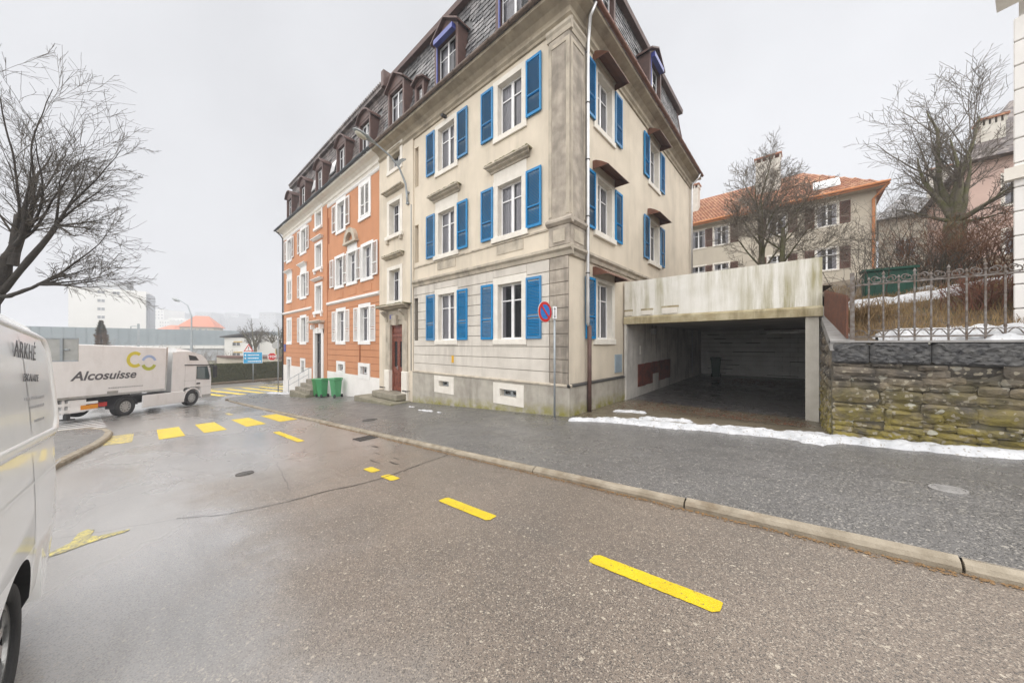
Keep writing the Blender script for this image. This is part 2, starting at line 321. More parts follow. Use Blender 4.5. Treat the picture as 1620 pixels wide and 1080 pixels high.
# ------------------------------------------------------------------ helpers
COL = scene.collection
class MB:
    """collects faces; obj() links them as ONE mesh object"""
    def __init__(s): s.v = []; s.f = []
    def add(s, vs, fs):
        n = len(s.v); s.v += [tuple(p) for p in vs]; s.f += [tuple(i + n for i in q) for q in fs]; return s
    def hexa(s, p): return s.add(p, [(0, 3, 2, 1), (4, 5, 6, 7), (0, 1, 5, 4), (1, 2, 6, 5), (2, 3, 7, 6), (3, 0, 4, 7)])
    def box(s, x0, x1, y0, y1, z0, z1):
        return s.hexa([(x0, y0, z0), (x1, y0, z0), (x1, y1, z0), (x0, y1, z0), (x0, y0, z1), (x1, y0, z1), (x1, y1, z1), (x0, y1, z1)])
    def cbox(s, x0, x1, y0, y1, z0, z1, c):
        """box with chamfered vertical-and-horizontal edges (cut corners on all 12 edges)"""
        P = []
        for z, i in ((z0, c), (z0 + c, 0), (z1 - c, 0), (z1, c)):
            a0, a1, b0, b1 = x0 + i, x1 - i, y0 + i, y1 - i
            P.append([(a0 + c, b0, z), (a1 - c, b0, z), (a1, b0 + c, z), (a1, b1 - c, z), (a1 - c, b1, z), (a0 + c, b1, z), (a0, b1 - c, z), (a0, b0 + c, z)])
        return s.rings(P)
    def rings(s, P, cap=True, closed=True):
        n = len(P[0]); b = len(s.v)
        for r in P: s.v += [tuple(q) for q in r]
        for k in range(len(P) - 1):
            for i in range(n if closed else n - 1):
                j = (i + 1) % n; a = b + k * n
                s.f.append((a + i, a + j, a + n + j, a + n + i))
        if cap:
            s.f.append(tuple(b + i for i in reversed(range(n)))); e = b + (len(P) - 1) * n
            s.f.append(tuple(e + i for i in range(n)))
        return s
    def quad(s, *p): return s.add(p, [tuple(range(len(p)))])
    def prism(s, poly, axis, a0, a1):
        """poly of 2-D points extruded along axis 0/1/2 between a0 and a1"""
        def mk(p, a): return (a, p[0], p[1]) if axis == 0 else (p[0], a, p[1]) if axis == 1 else (p[0], p[1], a)
        return s.rings([[mk(p, a0) for p in poly], [mk(p, a1) for p in poly]])
    def tube(s, pts, r, n=6, cap=True):
        pts = [Vector(p) for p in pts]; P = []
        if not isinstance(r, (list, tuple)): r = [r] * len(pts)
        up = None
        for i, p in enumerate(pts):
            d = (pts[min(i + 1, len(pts) - 1)] - pts[max(i - 1, 0)])
            if d.length < 1e-9: d = Vector((0, 0, 1))
            d.normalize()
            if up is None: up = d.orthogonal().normalized()
            else:
                up = up - d * up.dot(d)
                up = up.normalized() if up.length > 1e-6 else d.orthogonal().normalized()
            q = d.cross(up)
            P.append([tuple(p + (up * math.cos(2 * math.pi * k / n) + q * math.sin(2 * math.pi * k / n)) * r[i]) for k in range(n)])
        return s.rings(P, cap)
    def cyl(s, c, axis, r, h, n=20, r2=None):
        r2 = r if r2 is None else r2; P = []
        for a, rr in ((0, r), (h, r2)):
            ring = []
            for k in range(n):
                u, v = rr * math.cos(2 * math.pi * k / n), rr * math.sin(2 * math.pi * k / n)
                ring.append((c[0] + a, c[1] + u, c[2] + v) if axis == 0 else (c[0] + v, c[1] + a, c[2] + u) if axis == 1 else (c[0] + u, c[1] + v, c[2] + a))
            P.append(ring)
        return s.rings(P)
    def ring(s, c, axis, r0, r1, h, n=24, a0=0., a1=2 * math.pi):
        """flat annulus (or arc of one) with thickness h along axis"""
        full = abs(a1 - a0 - 2 * math.pi) < 1e-6; P = []
        for k in range(n + 1):
            a = a0 + (a1 - a0) * k / n; cs, sn = math.cos(a), math.sin(a)
            def mk(r, t): return (c[0] + t, c[1] + r * cs, c[2] + r * sn) if axis == 0 else (c[0] + r * cs, c[1] + t, c[2] + r * sn) if axis == 1 else (c[0] + r * cs, c[1] + r * sn, c[2] + t)
            P.append([mk(r0, 0), mk(r1, 0), mk(r1, h), mk(r0, h)])
        return s.rings(P, not full)
    def mesh(s, name, m, smooth=False):
        me = bpy.data.meshes.new(name); me.from_pydata(s.v, [], s.f); me.update()
        me.materials.append(MATS[m] if isinstance(m, str) else m)
        if smooth: me.polygons.foreach_set('use_smooth', [True] * len(me.polygons))
        return me
    def obj(s, name, m, parent=None, loc=(0, 0, 0), rot=(0, 0, 0), kind=None, smooth=False, world=True):
        return link(name, s.mesh(name, m, smooth), parent, loc, rot, kind, world)
def link(name, me, parent=None, loc=(0, 0, 0), rot=(0, 0, 0), kind=None, world=False, scale=None):
    o = bpy.data.objects.new(name, me); COL.objects.link(o)
    L = Vector(loc)
    if parent is not None:
        o.parent = parent
        if world: L = L - wloc(parent)
    o.location = L; o.rotation_euler = rot
    if scale: o.scale = scale
    if kind: o['kind'] = kind
    return o
def wloc(o):
    v = Vector((0, 0, 0))
    while o: v = v + o.location; o = o.parent
    return v
def thing(name, label, cat, loc=(0, 0, 0), rot=(0, 0, 0), group=None):
    o = bpy.data.objects.new(name, None); COL.objects.link(o); o.location = loc; o.rotation_euler = rot
    return tag(o, label, cat, group)
def tag(o, label, cat, group=None):
    o['label'] = label; o['category'] = cat
    if group: o['group'] = group
    return o
def text(name, s, size, m, parent, loc, rot, shear=0, extrude=.001, align='LEFT', bold=0, sx=1, world=False, space=1.):
    cu = bpy.data.curves.new(name, 'FONT'); cu.body = s; cu.size = size; cu.shear = shear; cu.extrude = extrude; cu.align_x = align; cu.offset = bold; cu.space_character = space
    t = bpy.data.objects.new('tmp', cu); COL.objects.link(t)
    bpy.context.view_layer.update()
    me = bpy.data.meshes.new_from_object(t.evaluated_get(bpy.context.evaluated_depsgraph_get()))
    bpy.data.objects.remove(t); bpy.data.curves.remove(cu)
    me.materials.clear(); me.materials.append(MATS[m]); me.name = name
    return link(name, me, parent, loc, rot, None, world, (sx, 1, 1))

F_, HZ = 516., 545.
def ray(px, py):
    a = (px - 810) / F_
    return Vector((-.6653 + .7465 * a, .7465 + .6653 * a, (HZ - py) / F_))
def atY(px, py, y): d = ray(px, py); return d * (y / d.y)
def atX(px, py, x): d = ray(px, py); return d * (x / d.x)
def atT(px, py, t): return ray(px, py) * t
def lerp(a, b, t): return a + (b - a) * t
def interp(x, P):
    if x <= P[0][0]: return P[0][1] + (x - P[0][0]) * 0
    for (a, u), (b, v) in zip(P, P[1:]):
        if x <= b: return u + (v - u) * (x - a) / (b - a)
    (a, u), (b, v) = P[-2:]; return v + (x - b) * (v - u) / (b - a)
def road_z(x):
    if x > -29: return -1.7 + .077 * x
    d = min(-29 - x, 5); return -3.933 - .077 * (d - d * d / 10)
FZ = [(-34, -4.0), (-31.7, -3.88), (-19.6, -2.93), (-15.15, -2.50), (-12.2, -2.40), (-4.65, -1.91), (0, -1.575), (3, -1.345), (40, 1.5)]
KERB_Y = 3.95
def pave_z(x, y):
    t = min(max((y - KERB_Y) / (7.5 - KERB_Y), 0), 1.05)
    return lerp(road_z(x) + .085, interp(x, FZ), t)

# ------------------------------------------------------------------ ground, road, pavements
def sheet(name, m, xs, ys, zf, kind='structure', cond=None, parent=None):
    b = MB(); idx = {}
    for i, x in enumerate(xs):
        for j, y in enumerate(ys): idx[i, j] = len(b.v); b.v.append((x, y, zf(x, y)))
    for i in range(len(xs) - 1):
        for j in range(len(ys) - 1):
            if cond and not cond((xs[i] + xs[i + 1]) / 2, (ys[j] + ys[j + 1]) / 2): continue
            b.f.append((idx[i, j], idx[i + 1, j], idx[i + 1, j + 1], idx[i, j + 1]))
    return b.obj(name, m, parent, kind=kind, smooth=True)
def frange(a, b, st): n = max(1, int(round((b - a) / st))); return [a + (b - a) * i / n for i in range(n + 1)]
gx = [-1800, -900, -500, -300, -200, -140, -100, -80, -65] + frange(-55, 60, 5) + [90, 200, 600, 1500]
gy = [-1500, -700, -300, -150, -80] + frange(-50, 7, 3) + [7.3] + [12, 18, 26, 36, 50, 80, 150, 300, 700, 1500]
def ground_z(x, y):
    z = road_z(x) - .35
    if y < -12: z += min((-12 - y) * .01, 1)
    if y > 10 and x > -25: z = max(z, -2.6)
    return min(z, 3.0)
sheet('ground', 'grass_ground', gx, gy, ground_z)
road = sheet('road', 'road_surface', frange(-50, 40, .75), frange(-45, KERB_Y + .05, 1.0), lambda x, y: road_z(x))
sheet('cross_road', 'road_surface', frange(-45, -32.9, .8), frange(KERB_Y + .05, 75, 5), lambda x, y: road_z(x))
# curved joint between two asphalt layers
SEAM = [(-5.0, 3.8), (-4.98, 3.3), (-4.90, 2.8), (-4.88, 2.4), (-4.95, 2.0), (-5.08, 1.7), (-5.12, 1.3), (-5.2, 1.0), (-5.4, .6), (-5.75, .25)]
b = MB()
for k, ((x0, y0), (x1, y1)) in enumerate(zip(SEAM, SEAM[1:])):
    for q in range(4):
        a0, c0_ = lerp(x0, x1, q / 4) + rnd.uniform(-.012, .012), lerp(y0, y1, q / 4); a1, c1_ = lerp(x0, x1, (q + 1) / 4) + rnd.uniform(-.012, .012), lerp(y0, y1, (q + 1) / 4); wv = (.007 + .007 * rnd.random()) * (1 if k < 6 else .6)
        b.quad((a0 - wv, c0_, road_z(a0) + .006), (a0 + wv, c0_, road_z(a0) + .006), (a1 + wv, c1_, road_z(a1) + .006), (a1 - wv, c1_, road_z(a1) + .006))
b.obj('seam', 'asphalt_seal', road)
def patch(name, m, pts, lift=.005, parent=road, zf=None):
    b = MB(); zf = zf or (lambda x, y: road_z(x))
    b.quad(*[(x, y, zf(x, y) + lift) for x, y in pts]); return b.obj(name, m, parent)
def bar(name, m, x0, x1, y0, y1, lift=.005, sk=.0, zf=None, n=4):
    b = MB(); zf = zf or (lambda x, y: road_z(x))
    for i in range(n):
        a, c = lerp(x0, x1, i / n), lerp(x0, x1, (i + 1) / n)
        b.quad((a, y0, zf(a, y0) + lift), (c, y0, zf(c, y0) + lift), (c + sk, y1, zf(c, y1) + lift), (a + sk, y1, zf(a, y1) + lift))
    return b.obj(name, m, road)
def dash(x0, x1, y0, y1):
    """dash with cut corners, worn edges"""
    c = .035; C = [(x0, y0 + c * .4), (x0 + c * .5, y0), (x1 - c, y0), (x1, y0 + c), (x1, y1 - c * .3), (x1 - c * .5, y1), (x0 + c, y1), (x0, y1 - c)]; P = []
    for (ax, ay), (bx, by) in zip(C, C[1:] + C[:1]):
        k = max(1, int(math.hypot(bx - ax, by - ay) / .025)); P += [(lerp(ax, bx, q / k) + rnd.uniform(-.0022, .0022), lerp(ay, by, q / k) + rnd.uniform(-.0022, .0022)) for q in range(k)]
    return patch('lane_dash', 'yellow_paint', P, .005)
for a in [(-1.33, -.40, 2.44, 2.58), (-3.42, -2.52, 2.44, 2.58), (-4.98, -4.62, 2.46, 2.60), (-5.62, -5.28, 2.47, 2.62), (-11.75, -9.35, 2.50, 2.66)]: dash(*a)
for a in (6, 3, .9): dash(a, a + .93, 2.44, 2.58)
for y in (.25, 1.22, 2.27, 3.22): bar('crossing_stripe', 'yellow_paint', -17.1, -14.1, y, y + .55)
bar('crossing_stripe', 'faded_yellow', -16.9, -14.5, -.8, -.27)
bar('lane_dash', 'faded_yellow', -20.6, -19.3, 2.5, 2.66)
# worn yellow arrow-like mark beside the van
patch('worn_arrow', 'worn_yellow', [(-5.62, -.80), (-5.85, -.62), (-5.95, -.55), (-6.25, -.52), (-6.32, -.46), (-6.22, -.40), (-6.02, -.42), (-5.93, -.36), (-5.86, -.12), (-5.80, -.14), (-5.76, -.40), (-5.68, -.55)], .005)
# white hatching at the island tip and yellow hatching across the side road
for i in range(7):
    x = -21.0 - i * 1.0
    patch('hatch_stripe', 'white_mark', [(x, -1.05 - i * .08), (x - .38, -1.1 - i * .08), (x - .2, -2.5 - i * .12), (x + .18, -2.5 - i * .12)], .005)
for i in range(7):
    x = -40.5 + i * .2; y = 2.2 + i * 1.25
    patch('hatch_stripe', 'yellow_paint', [(x, y), (x + .2, y + .45), (x + 5.8, y + 2.2), (x + 5.6, y + 1.7)], .005)
bar('edge_line', 'yellow_paint', -40.9, -40.7, 1.5, 14, n=1)
for px, py in [(645, 707), (628, 705)]:
    pass
# tar patches, manhole and drain covers
def disc(name, m, x, y, r, zf, lift, n=18, sx=1.):
    b = MB(); b.quad(*[(x + r * sx * math.cos(2 * math.pi * k / n), y + r * math.sin(2 * math.pi * k / n), zf(x + r * sx * math.cos(2 * math.pi * k / n), y) + lift) for k in range(n)])
    return b.obj(name, m)
rz = lambda x, y: road_z(x)
for i, (x, y, r, sx) in enumerate([(-5.45, 2.95, .05, 3.2), (-5.9, 2.8, .035, 4.5), (-5.7, 3.12, .03, 3.), (-7.0, 3.35, .07, 1.8), (-6.4, 3.1, .02, 6.)]):
    pts = []
    for k in range(22):
        a = 2 * math.pi * k / 22; rr = r * (1 + .3 * math.sin(3 * a + i) + .2 * rnd.random()); pts.append((x + rr * sx * math.cos(a), y + rr * .35 * math.sin(a)))
    patch('tar_patch', 'asphalt_seal', pts, .004)
def cover(name, label, x, y, zf, r, sq, m='grate'):
    t = thing(name, label, 'cover', (x, y, zf(x, y)), (0, -math.atan(.077), 0))
    b = MB()
    if sq:
        for s in (-1, 1): b.box(-r, r, s * r - .02 if s > 0 else -r, s * r if s > 0 else -r + .02, -.02, .014); b.box(s * r - .02 if s > 0 else -r, s * r if s > 0 else -r + .02, -r + .02, r - .02, -.02, .014)
        b.obj('frame', m, t, world=False)
        for k in range(6):
            MB().box(-r + .03, r - .03, -r + .04 + k * .066 * r / .22, -r + .075 + k * .066 * r / .22, -.02, .012).obj('grate_bar', m, t, world=False)
    else:
        b.ring((0, 0, -.01), 2, r * .86, r, .024, 24); b.obj('frame', m, t, world=False)
        b = MB(); b.cyl((0, 0, -.01), 2, r * .84, .02, 24); b.obj('lid', m, t, world=False)
        for k in range(4): MB().box(-r * .5, r * .5, -r * .45 + k * r * .3, -r * .45 + k * r * .3 + .02, .0105, .016).obj('ridge', m, t, world=False)
cover('drain_grate', 'square iron drain grate in the gutter below the kerb', -8.1, 3.62, rz, .22, True)
cover('manhole_cover', 'round iron manhole cover in the old asphalt', -7.3, 1.15, rz, .13, False, 'worn_iron')
cover('manhole_cover', 'round iron cover set in the pavement beside the kerb', -10.2, 4.7, pave_z, .22, False, 'worn_iron')
cover('manhole_cover', 'pale oval cover set in the pavement below the stone wall', 1.13, 5.55, pave_z, .13, False, 'coping')

# right-hand pavement with individual kerb stones
pv = sheet('pavement', 'pavement_asphalt', frange(-32.6, 40, .6), frange(KERB_Y, 7.62, .4), pave_z)
b = MB(); x = -32.75
kx = []
x = 14.
while x > -31: kx.append(x); x -= rnd.uniform(1.75, 2.1)
for a, c in zip(kx, kx[1:]):
    g = .008; yj = rnd.uniform(-.008, .008); zj = rnd.uniform(-.004, .006)
    P = []
    for xx in (c + g, a - g):
        z = road_z(xx) + zj
        P.append([(xx, KERB_Y - .075 + yj, z - .2), (xx, KERB_Y - .078 + yj, z + .035), (xx, KERB_Y - .055 + yj, z + .066), (xx, KERB_Y + .012 + yj, z + .086), (xx, KERB_Y + .012 + yj, z - .2)])
    MB().rings(P).obj('kerb_stone', 'kerb', pv)
# kerb turning the corner into the side road
def kerb_curve(pts, par, zf, h=.1, wd=.16):
    for (x0, y0), (x1, y1) in zip(pts, pts[1:]):
        d = Vector((x1 - x0, y1 - y0)).normalized(); n = Vector((-d.y, d.x)); P = []
        for (x, y) in ((x0 + d.x * .01, y0 + d.y * .01), (x1 - d.x * .01, y1 - d.y * .01)):
            z = zf(x, y); P.append([(x, y, z - .2), (x, y, z + h * .6), (x + n.x * .035, y + n.y * .035, z + h), (x + n.x * wd, y + n.y * wd, z + h + .003), (x + n.x * wd, y + n.y * wd, z - .2)])
        MB().rings(P).obj('kerb_stone', 'kerb', par)
kerb_curve([(-33.0, 13), (-33.0, 10), (-33, 7.6), (-32.9, 5.6), (-32.5, 4.6), (-31.9, 4.0), (-31.2, 3.8)], pv, lambda x, y: road_z(x), .11)
sheet('side_pavement', 'pavement_asphalt', frange(-32.85, -31.6, .4), frange(7.62, 60, 4), lambda x, y: road_z(x) + .1)
# gritty orange-brown dirt line at the kerb foot
b = MB()
for k in range(2600):
    x = rnd.uniform(-12, 2.5); y = KERB_Y - .082 - abs(rnd.gauss(0, .03)); s = rnd.uniform(.004, .016); z = road_z(x) + .006
    b.add([(x - s, y, z), (x, y - s * .7, z), (x + s, y, z), (x, y + s * .6, z), (x, y, z + s * .6)], [(0, 1, 4), (1, 2, 4), (2, 3, 4), (3, 0, 4)])
b.obj('gutter_grit', 'grit', kind='stuff')

# left-hand pavement (island side) with kerb
LP = [(40, -2.75), (20, -2.75), (0, -2.7), (-8.3, -2.6), (-9.6, -1.95), (-10.6, -1.5), (-11.6, -1.28), (-12.8, -1.1), (-14.6, -.86), (-16.2, -.76), (-17.6, -.78), (-18.9, -.95), (-20.0, -1.35), (-20.6, -1.95), (-20.6, -2.7), (-19.9, -3.5), (-17, -6.2), (-12, -10.8), (-4, -18.2)]
lpz = lambda x, y: road_z(x) + .10
b = MB(); inner = [(40, -30)]
b.v = [(x, y, lpz(x, y)) for x, y in LP]; n = len(LP)
mid = [(x, max(y - 4, -26), lpz(x, y)) for x, y in LP]
for i in range(n - 1):
    x0, y0 = LP[i]; x1, y1 = LP[i + 1]
cx = [(40, -20), (20, -20), (0, -18), (-8.3, -9), (-9.6, -7), (-10.6, -6), (-11.6, -5), (-12.8, -4.5), (-14.6, -4.2), (-16.2, -4), (-16.8, -3.6), (-17.2, -3.4), (-17.4, -3.3), (-17.5, -3.4), (-17.5, -3.6), (-17.3, -3.9), (-15, -6), (-10.5, -9.6), (-2.5, -17)]
for x, y in cx: b.v.append((x, y, lpz(x, y)))
for i in range(n - 1): b.f.append((i, i + 1, n + i + 1, n + i))
b.f.append(tuple(n + i for i in range(n)))
lp = b.obj('opposite_pavement', 'pavement_asphalt', kind='structure')
kerb_curve([(x, y) for x, y in LP[1:-1]][::-1], lp, lambda x, y: road_z(x), .105, -.16) if False else None
pts = []
for (x0, y0), (x1, y1) in zip(LP[2:-2], LP[3:-1]):
    L = math.hypot(x1 - x0, y1 - y0); k = max(1, int(L / 1.3)); pts += [(lerp(x0, x1, i / k), lerp(y0, y1, i / k)) for i in range(k)]
for (x0, y0), (x1, y1) in zip(pts, pts[1:]):
    d = Vector((x1 - x0, y1 - y0)).normalized(); n2 = Vector((d.y, -d.x)) * -1; P = []
    for (x, y) in ((x0 + d.x * .008, y0 + d.y * .008), (x1 - d.x * .008, y1 - d.y * .008)):
        z = road_z(x); P.append([(x - n2.x * .03, y - n2.y * .03, z - .2), (x - n2.x * .03, y - n2.y * .03, z + .07), (x, y, z + .11), (x + n2.x * .14, y + n2.y * .14, z + .113), (x + n2.x * .14, y + n2.y * .14, z - .2)])
    MB().rings(P).obj('kerb_stone', 'kerb', lp)

# ------------------------------------------------------------------ facade kit
# a facade frame: local s runs along the wall, d into the wall (negative = towards the viewer), z up
class Face:
    def __init__(s, house, o, r): s.h = house; s.o = o; s.r = r
    def at(s, a, d, z):
        c, n = math.cos(s.r), math.sin(s.r)
        return (s.o[0] + a * c - d * n, s.o[1] + a * n + d * c, z)
    def put(s, name, mesh, a=0, d=0, z=0, kind=None, rz=0):
        return link(name, mesh, s.h, s.at(a, d, z), (0, 0, s.r + rz), kind, True)
    def mb(s, name, b, m, a=0, d=0, z=0, kind=None, smooth=False):
        return s.put(name, b.mesh(name, m, smooth), a, d, z, kind)
def wall_mesh(s0, s1, z0, z1, ops, depth=.28, d=0.):
    b = MB()
    S = sorted({s0, s1, *[v for o in ops for v in o[:2]]}); Zs = sorted({z0, z1, *[v for o in ops for v in o[2:4]]})
    S = [v for v in S if s0 <= v <= s1]; Zs = [v for v in Zs if z0 <= v <= z1]
    for a, c in zip(S, S[1:]):
        for e, f in zip(Zs, Zs[1:]):
            if any(o[0] - 1e-6 <= a and c <= o[1] + 1e-6 and o[2] - 1e-6 <= e and f <= o[3] + 1e-6 for o in ops): continue
            b.quad((a, d, e), (c, d, e), (c, d, f), (a, d, f))
    for o in ops:
        a, c, e, f = o[:4]; q = d + (o[4] if len(o) > 4 else depth)
        b.quad((a, d, e), (a, q, e), (c, q, e), (c, d, e)); b.quad((a, d, f), (c, d, f), (c, q, f), (a, q, f))
        b.quad((a, d, e), (a, d, f), (a, q, f), (a, q, e)); b.quad((c, d, e), (c, q, e), (c, q, f), (c, d, f))
        if len(o) > 5: b.quad((a, q, e), (c, q, e), (c, q, f), (a, q, f))
    return b
CACHE = {}
def cached(key, fn):
    if key not in CACHE: CACHE[key] = fn()
    return CACHE[key]
def shutter_meshes(w, h, m):
    def mk():
        b = MB(); t = .045; st = .055; ml_ = h * .36
        b.box(-w / 2, -w / 2 + st, 0, t, 0, h); b.box(w / 2 - st, w / 2, 0, t, 0, h)
        for z0, z1 in ((0, .075), (ml_ - .03, ml_ + .03), (h - .075, h)): b.box(-w / 2 + st, w / 2 - st, .002, t - .002, z0, z1)
        b.box(-w / 2 + st, w / 2 - st, -.012, .001, ml_ - .012, ml_ + .012)
        l = MB(); z = .085
        while z < h - .11:
            if not (ml_ - .075 < z < ml_ + .03):
                l.hexa([(-w / 2 + st, .006, z), (w / 2 - st, .006, z), (w / 2 - st, .036, z + .026), (-w / 2 + st, .036, z + .026),
                        (-w / 2 + st, .002, z + .008), (w / 2 - st, .002, z + .008), (w / 2 - st, .032, z + .034), (-w / 2 + st, .032, z + .034)])
            z += .042
        return b.mesh('shutter', m), l.mesh('louvres', m)
    return cached(('sh', w, h, m), mk)
def shutter(fc, s, z, w, h, m='blue_paint', d=-.075, rz=0):
    a, l = shutter_meshes(round(w, 3), round(h, 3), m)
    o = fc.put('shutter', a, s, d, z, rz=rz); link('louvres', l, o, (0, 0, 0), kind='stuff')
    hb = cached(('hinge', m), lambda: MB().box(-.012, .012, .0, .08, -.03, .03).mesh('hinge', 'dark_metal'))
    return o
def window(fc, s, z0, z1, w, d=.15, name='window', curtain=1, pane='pane', room=True, fm='white_frame', parts=2):
    h = z1 - z0
    key = ('win', round(w, 3), round(h, 3), fm, parts)
    def mk():
        b = MB(); f = .055; zt = h * .70
        b.box(-w / 2, -w / 2 + f, 0, .06, 0, h); b.box(w / 2 - f, w / 2, 0, .06, 0, h)
        b.box(-w / 2 + f, w / 2 - f, 0, .06, 0, f); b.box(-w / 2 + f, w / 2 - f, 0, .06, h - f, h)
        if parts == 2: b.box(-.05, .05, -.012, .06, f, h - f)
        xs = [(-w / 2 + f, -.05), (.05, w / 2 - f)] if parts == 2 else [(-w / 2 + f, w / 2 - f)]
        for a, c in xs: b.box(a, c, .008, .05, zt - .018, zt + .018)
        return b.mesh('window', fm)
    o = fc.put(name, cached(key, mk), s, d, z0)
    f = .055; zt = h * .70
    xs = [(-w / 2 + f, -.05), (.05, w / 2 - f)] if parts == 2 else [(-w / 2 + f, w / 2 - f)]
    for a, c in xs:
        for e, g in ((f, zt - .018), (zt + .018, h - f)):
            me = cached(('pane', round(c - a, 3), round(g - e, 3), pane), lambda: MB().quad((0, .028, 0), (c - a, .028, 0), (c - a, .028, g - e), (0, .028, g - e)).mesh('pane', pane))
            link('pane', me, o, (a, 0, e))
    if curtain:
        def mkc():
            b = MB(); n = 22
            for (a, c) in ((-w / 2 + .02, -w * .5 + w * .40 * curtain), (w * .5 - w * .40 * curtain, w / 2 - .02)):
                P = [(lerp(a, c, i / n), .07 + .014 * math.sin(i * 1.9) + .01 * math.sin(i * .7)) for i in range(n + 1)]
                for (x0, y0), (x1, y1) in zip(P, P[1:]): b.quad((x0, y0, .03), (x1, y1, .03), (x1, y1, h - .03), (x0, y0, h - .03))
            return b.mesh('curtain', 'curtain', True)
        link('curtain', cached(('cur', round(w, 3), round(h, 3), curtain), mkc), o)
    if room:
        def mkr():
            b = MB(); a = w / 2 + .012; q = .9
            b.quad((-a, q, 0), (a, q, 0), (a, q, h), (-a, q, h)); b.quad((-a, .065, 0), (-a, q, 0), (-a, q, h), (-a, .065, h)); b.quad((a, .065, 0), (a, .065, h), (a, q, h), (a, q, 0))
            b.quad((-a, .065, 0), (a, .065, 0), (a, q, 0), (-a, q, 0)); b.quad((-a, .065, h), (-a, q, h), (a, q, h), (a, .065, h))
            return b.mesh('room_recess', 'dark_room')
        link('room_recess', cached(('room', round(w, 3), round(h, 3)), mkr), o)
    return o
def surround(fc, s, z0, z1, ow, m='white_stone', jw=.2, head=.2, sill=.17, proud=.03, sillproud=.03, sw=0., name='window_surround', depth=.2):
    """stone jambs, head and sill around an opening ow wide, z0..z1"""
    b = MB(); a = ow / 2 - .005; jw += .005; z0 += .004; z1 -= .005; head += .005; sill += .004
    b.box(-a - jw, -a, -proud, depth, z0, z1); b.box(a, a + jw, -proud, depth, z0, z1)
    b.box(-a - jw, a + jw, -proud - .004, depth, z1, z1 + head)
    o = fc.mb(name, b, m, s)
    c = MB(); c.cbox(-a - jw - sw, a + jw + sw, -proud - sillproud, depth, z0 - sill, z0, .012)
    link('sill', c.mesh('sill', m), o)
    return o
def hood(fc, s, z, w, m='trim_stone', h=.24, p=.26, top=None):
    prof = [(0, 0), (-.05, .02), (-.06, h * .3), (-p * .62, h * .45), (-p * .66, h * .6), (-p, h * .72), (-p, h * .88), (-.02, h)]
    b = MB(); P = []
    for sgn, ex in ((-1, 1), (1, 1)):
        P.append([(sgn * (w / 2 - (p + q[0]) * .55), q[0], z + q[1]) for q in prof])
    b.rings(P); o = fc.mb('hood', b, m, s)
    if top:
        t = MB(); n = 26
        for i in range(n):
            x = lerp(-w / 2 + .02, w / 2 - .05, i / n); hh = .012 + .035 * rnd.random()
            t.box(x, x + w / n * .98, -p + .01 + rnd.random() * .03, -.01, z + h * .88 + .002, z + h * .92 + hh)
        link('moss', t.mesh('moss', 'moss_ledge'), o, kind='stuff')
    return o
def courses(fc, z0, zs, s0, s1, holes, m, h=.35, joint=.018, proud=.03, name='wall_course'):
    """banded rustication: every course is a slab cut by the openings"""
    z = z0
    while z < zs - .05:
        t = min(z + h, zs); segs = [(s0, s1)]
        for (a, c, e, f) in holes:
            if e < t - joint and f > z:
                nx = []
                for p, q in segs:
                    if c <= p or a >= q: nx.append((p, q)); continue
                    if a > p: nx.append((p, a))
                    if c < q: nx.append((c, q))
                segs = nx
        for (a, c, e, f) in holes:
            a_, c_ = max(a, s0), min(c, s1)
            if e < t - joint and f > z and c_ > a_:
                if z < f < t - .05: fc.mb(name, MB().cbox(a_ + .002, c_ - .002, -proud, .004, f + .003, t - joint, .006), m)
                if z + .05 < e < t: fc.mb(name, MB().cbox(a_ + .002, c_ - .002, -proud, .004, z, e - .003, .006), m)
        for p, q in segs:
            if q - p > .03: fc.mb(name, MB().cbox(p + .004, q - .004, -proud, .004, z, t - joint, .006), m)
        z += h
def sweep(fc, name, prof, s0, s1, m, kind=None):
    return fc.mb(name, MB().rings([[(s0, d, z) for d, z in prof], [(s1, d, z) for d, z in prof]]), m, kind=kind)
def tube_part(fc, name, pts, r, m, n=10): return fc.mb(name, MB().tube(pts, r, n), m, smooth=True)
MANS = [(-.42, 9.30), (-.18, 9.42), (.02, 9.75), (.16, 10.3), (.30, 11.0), (.44, 11.9), (.56, 12.85)]
def mans_d(z): return interp(z, [(q, p) for p, q in MANS])
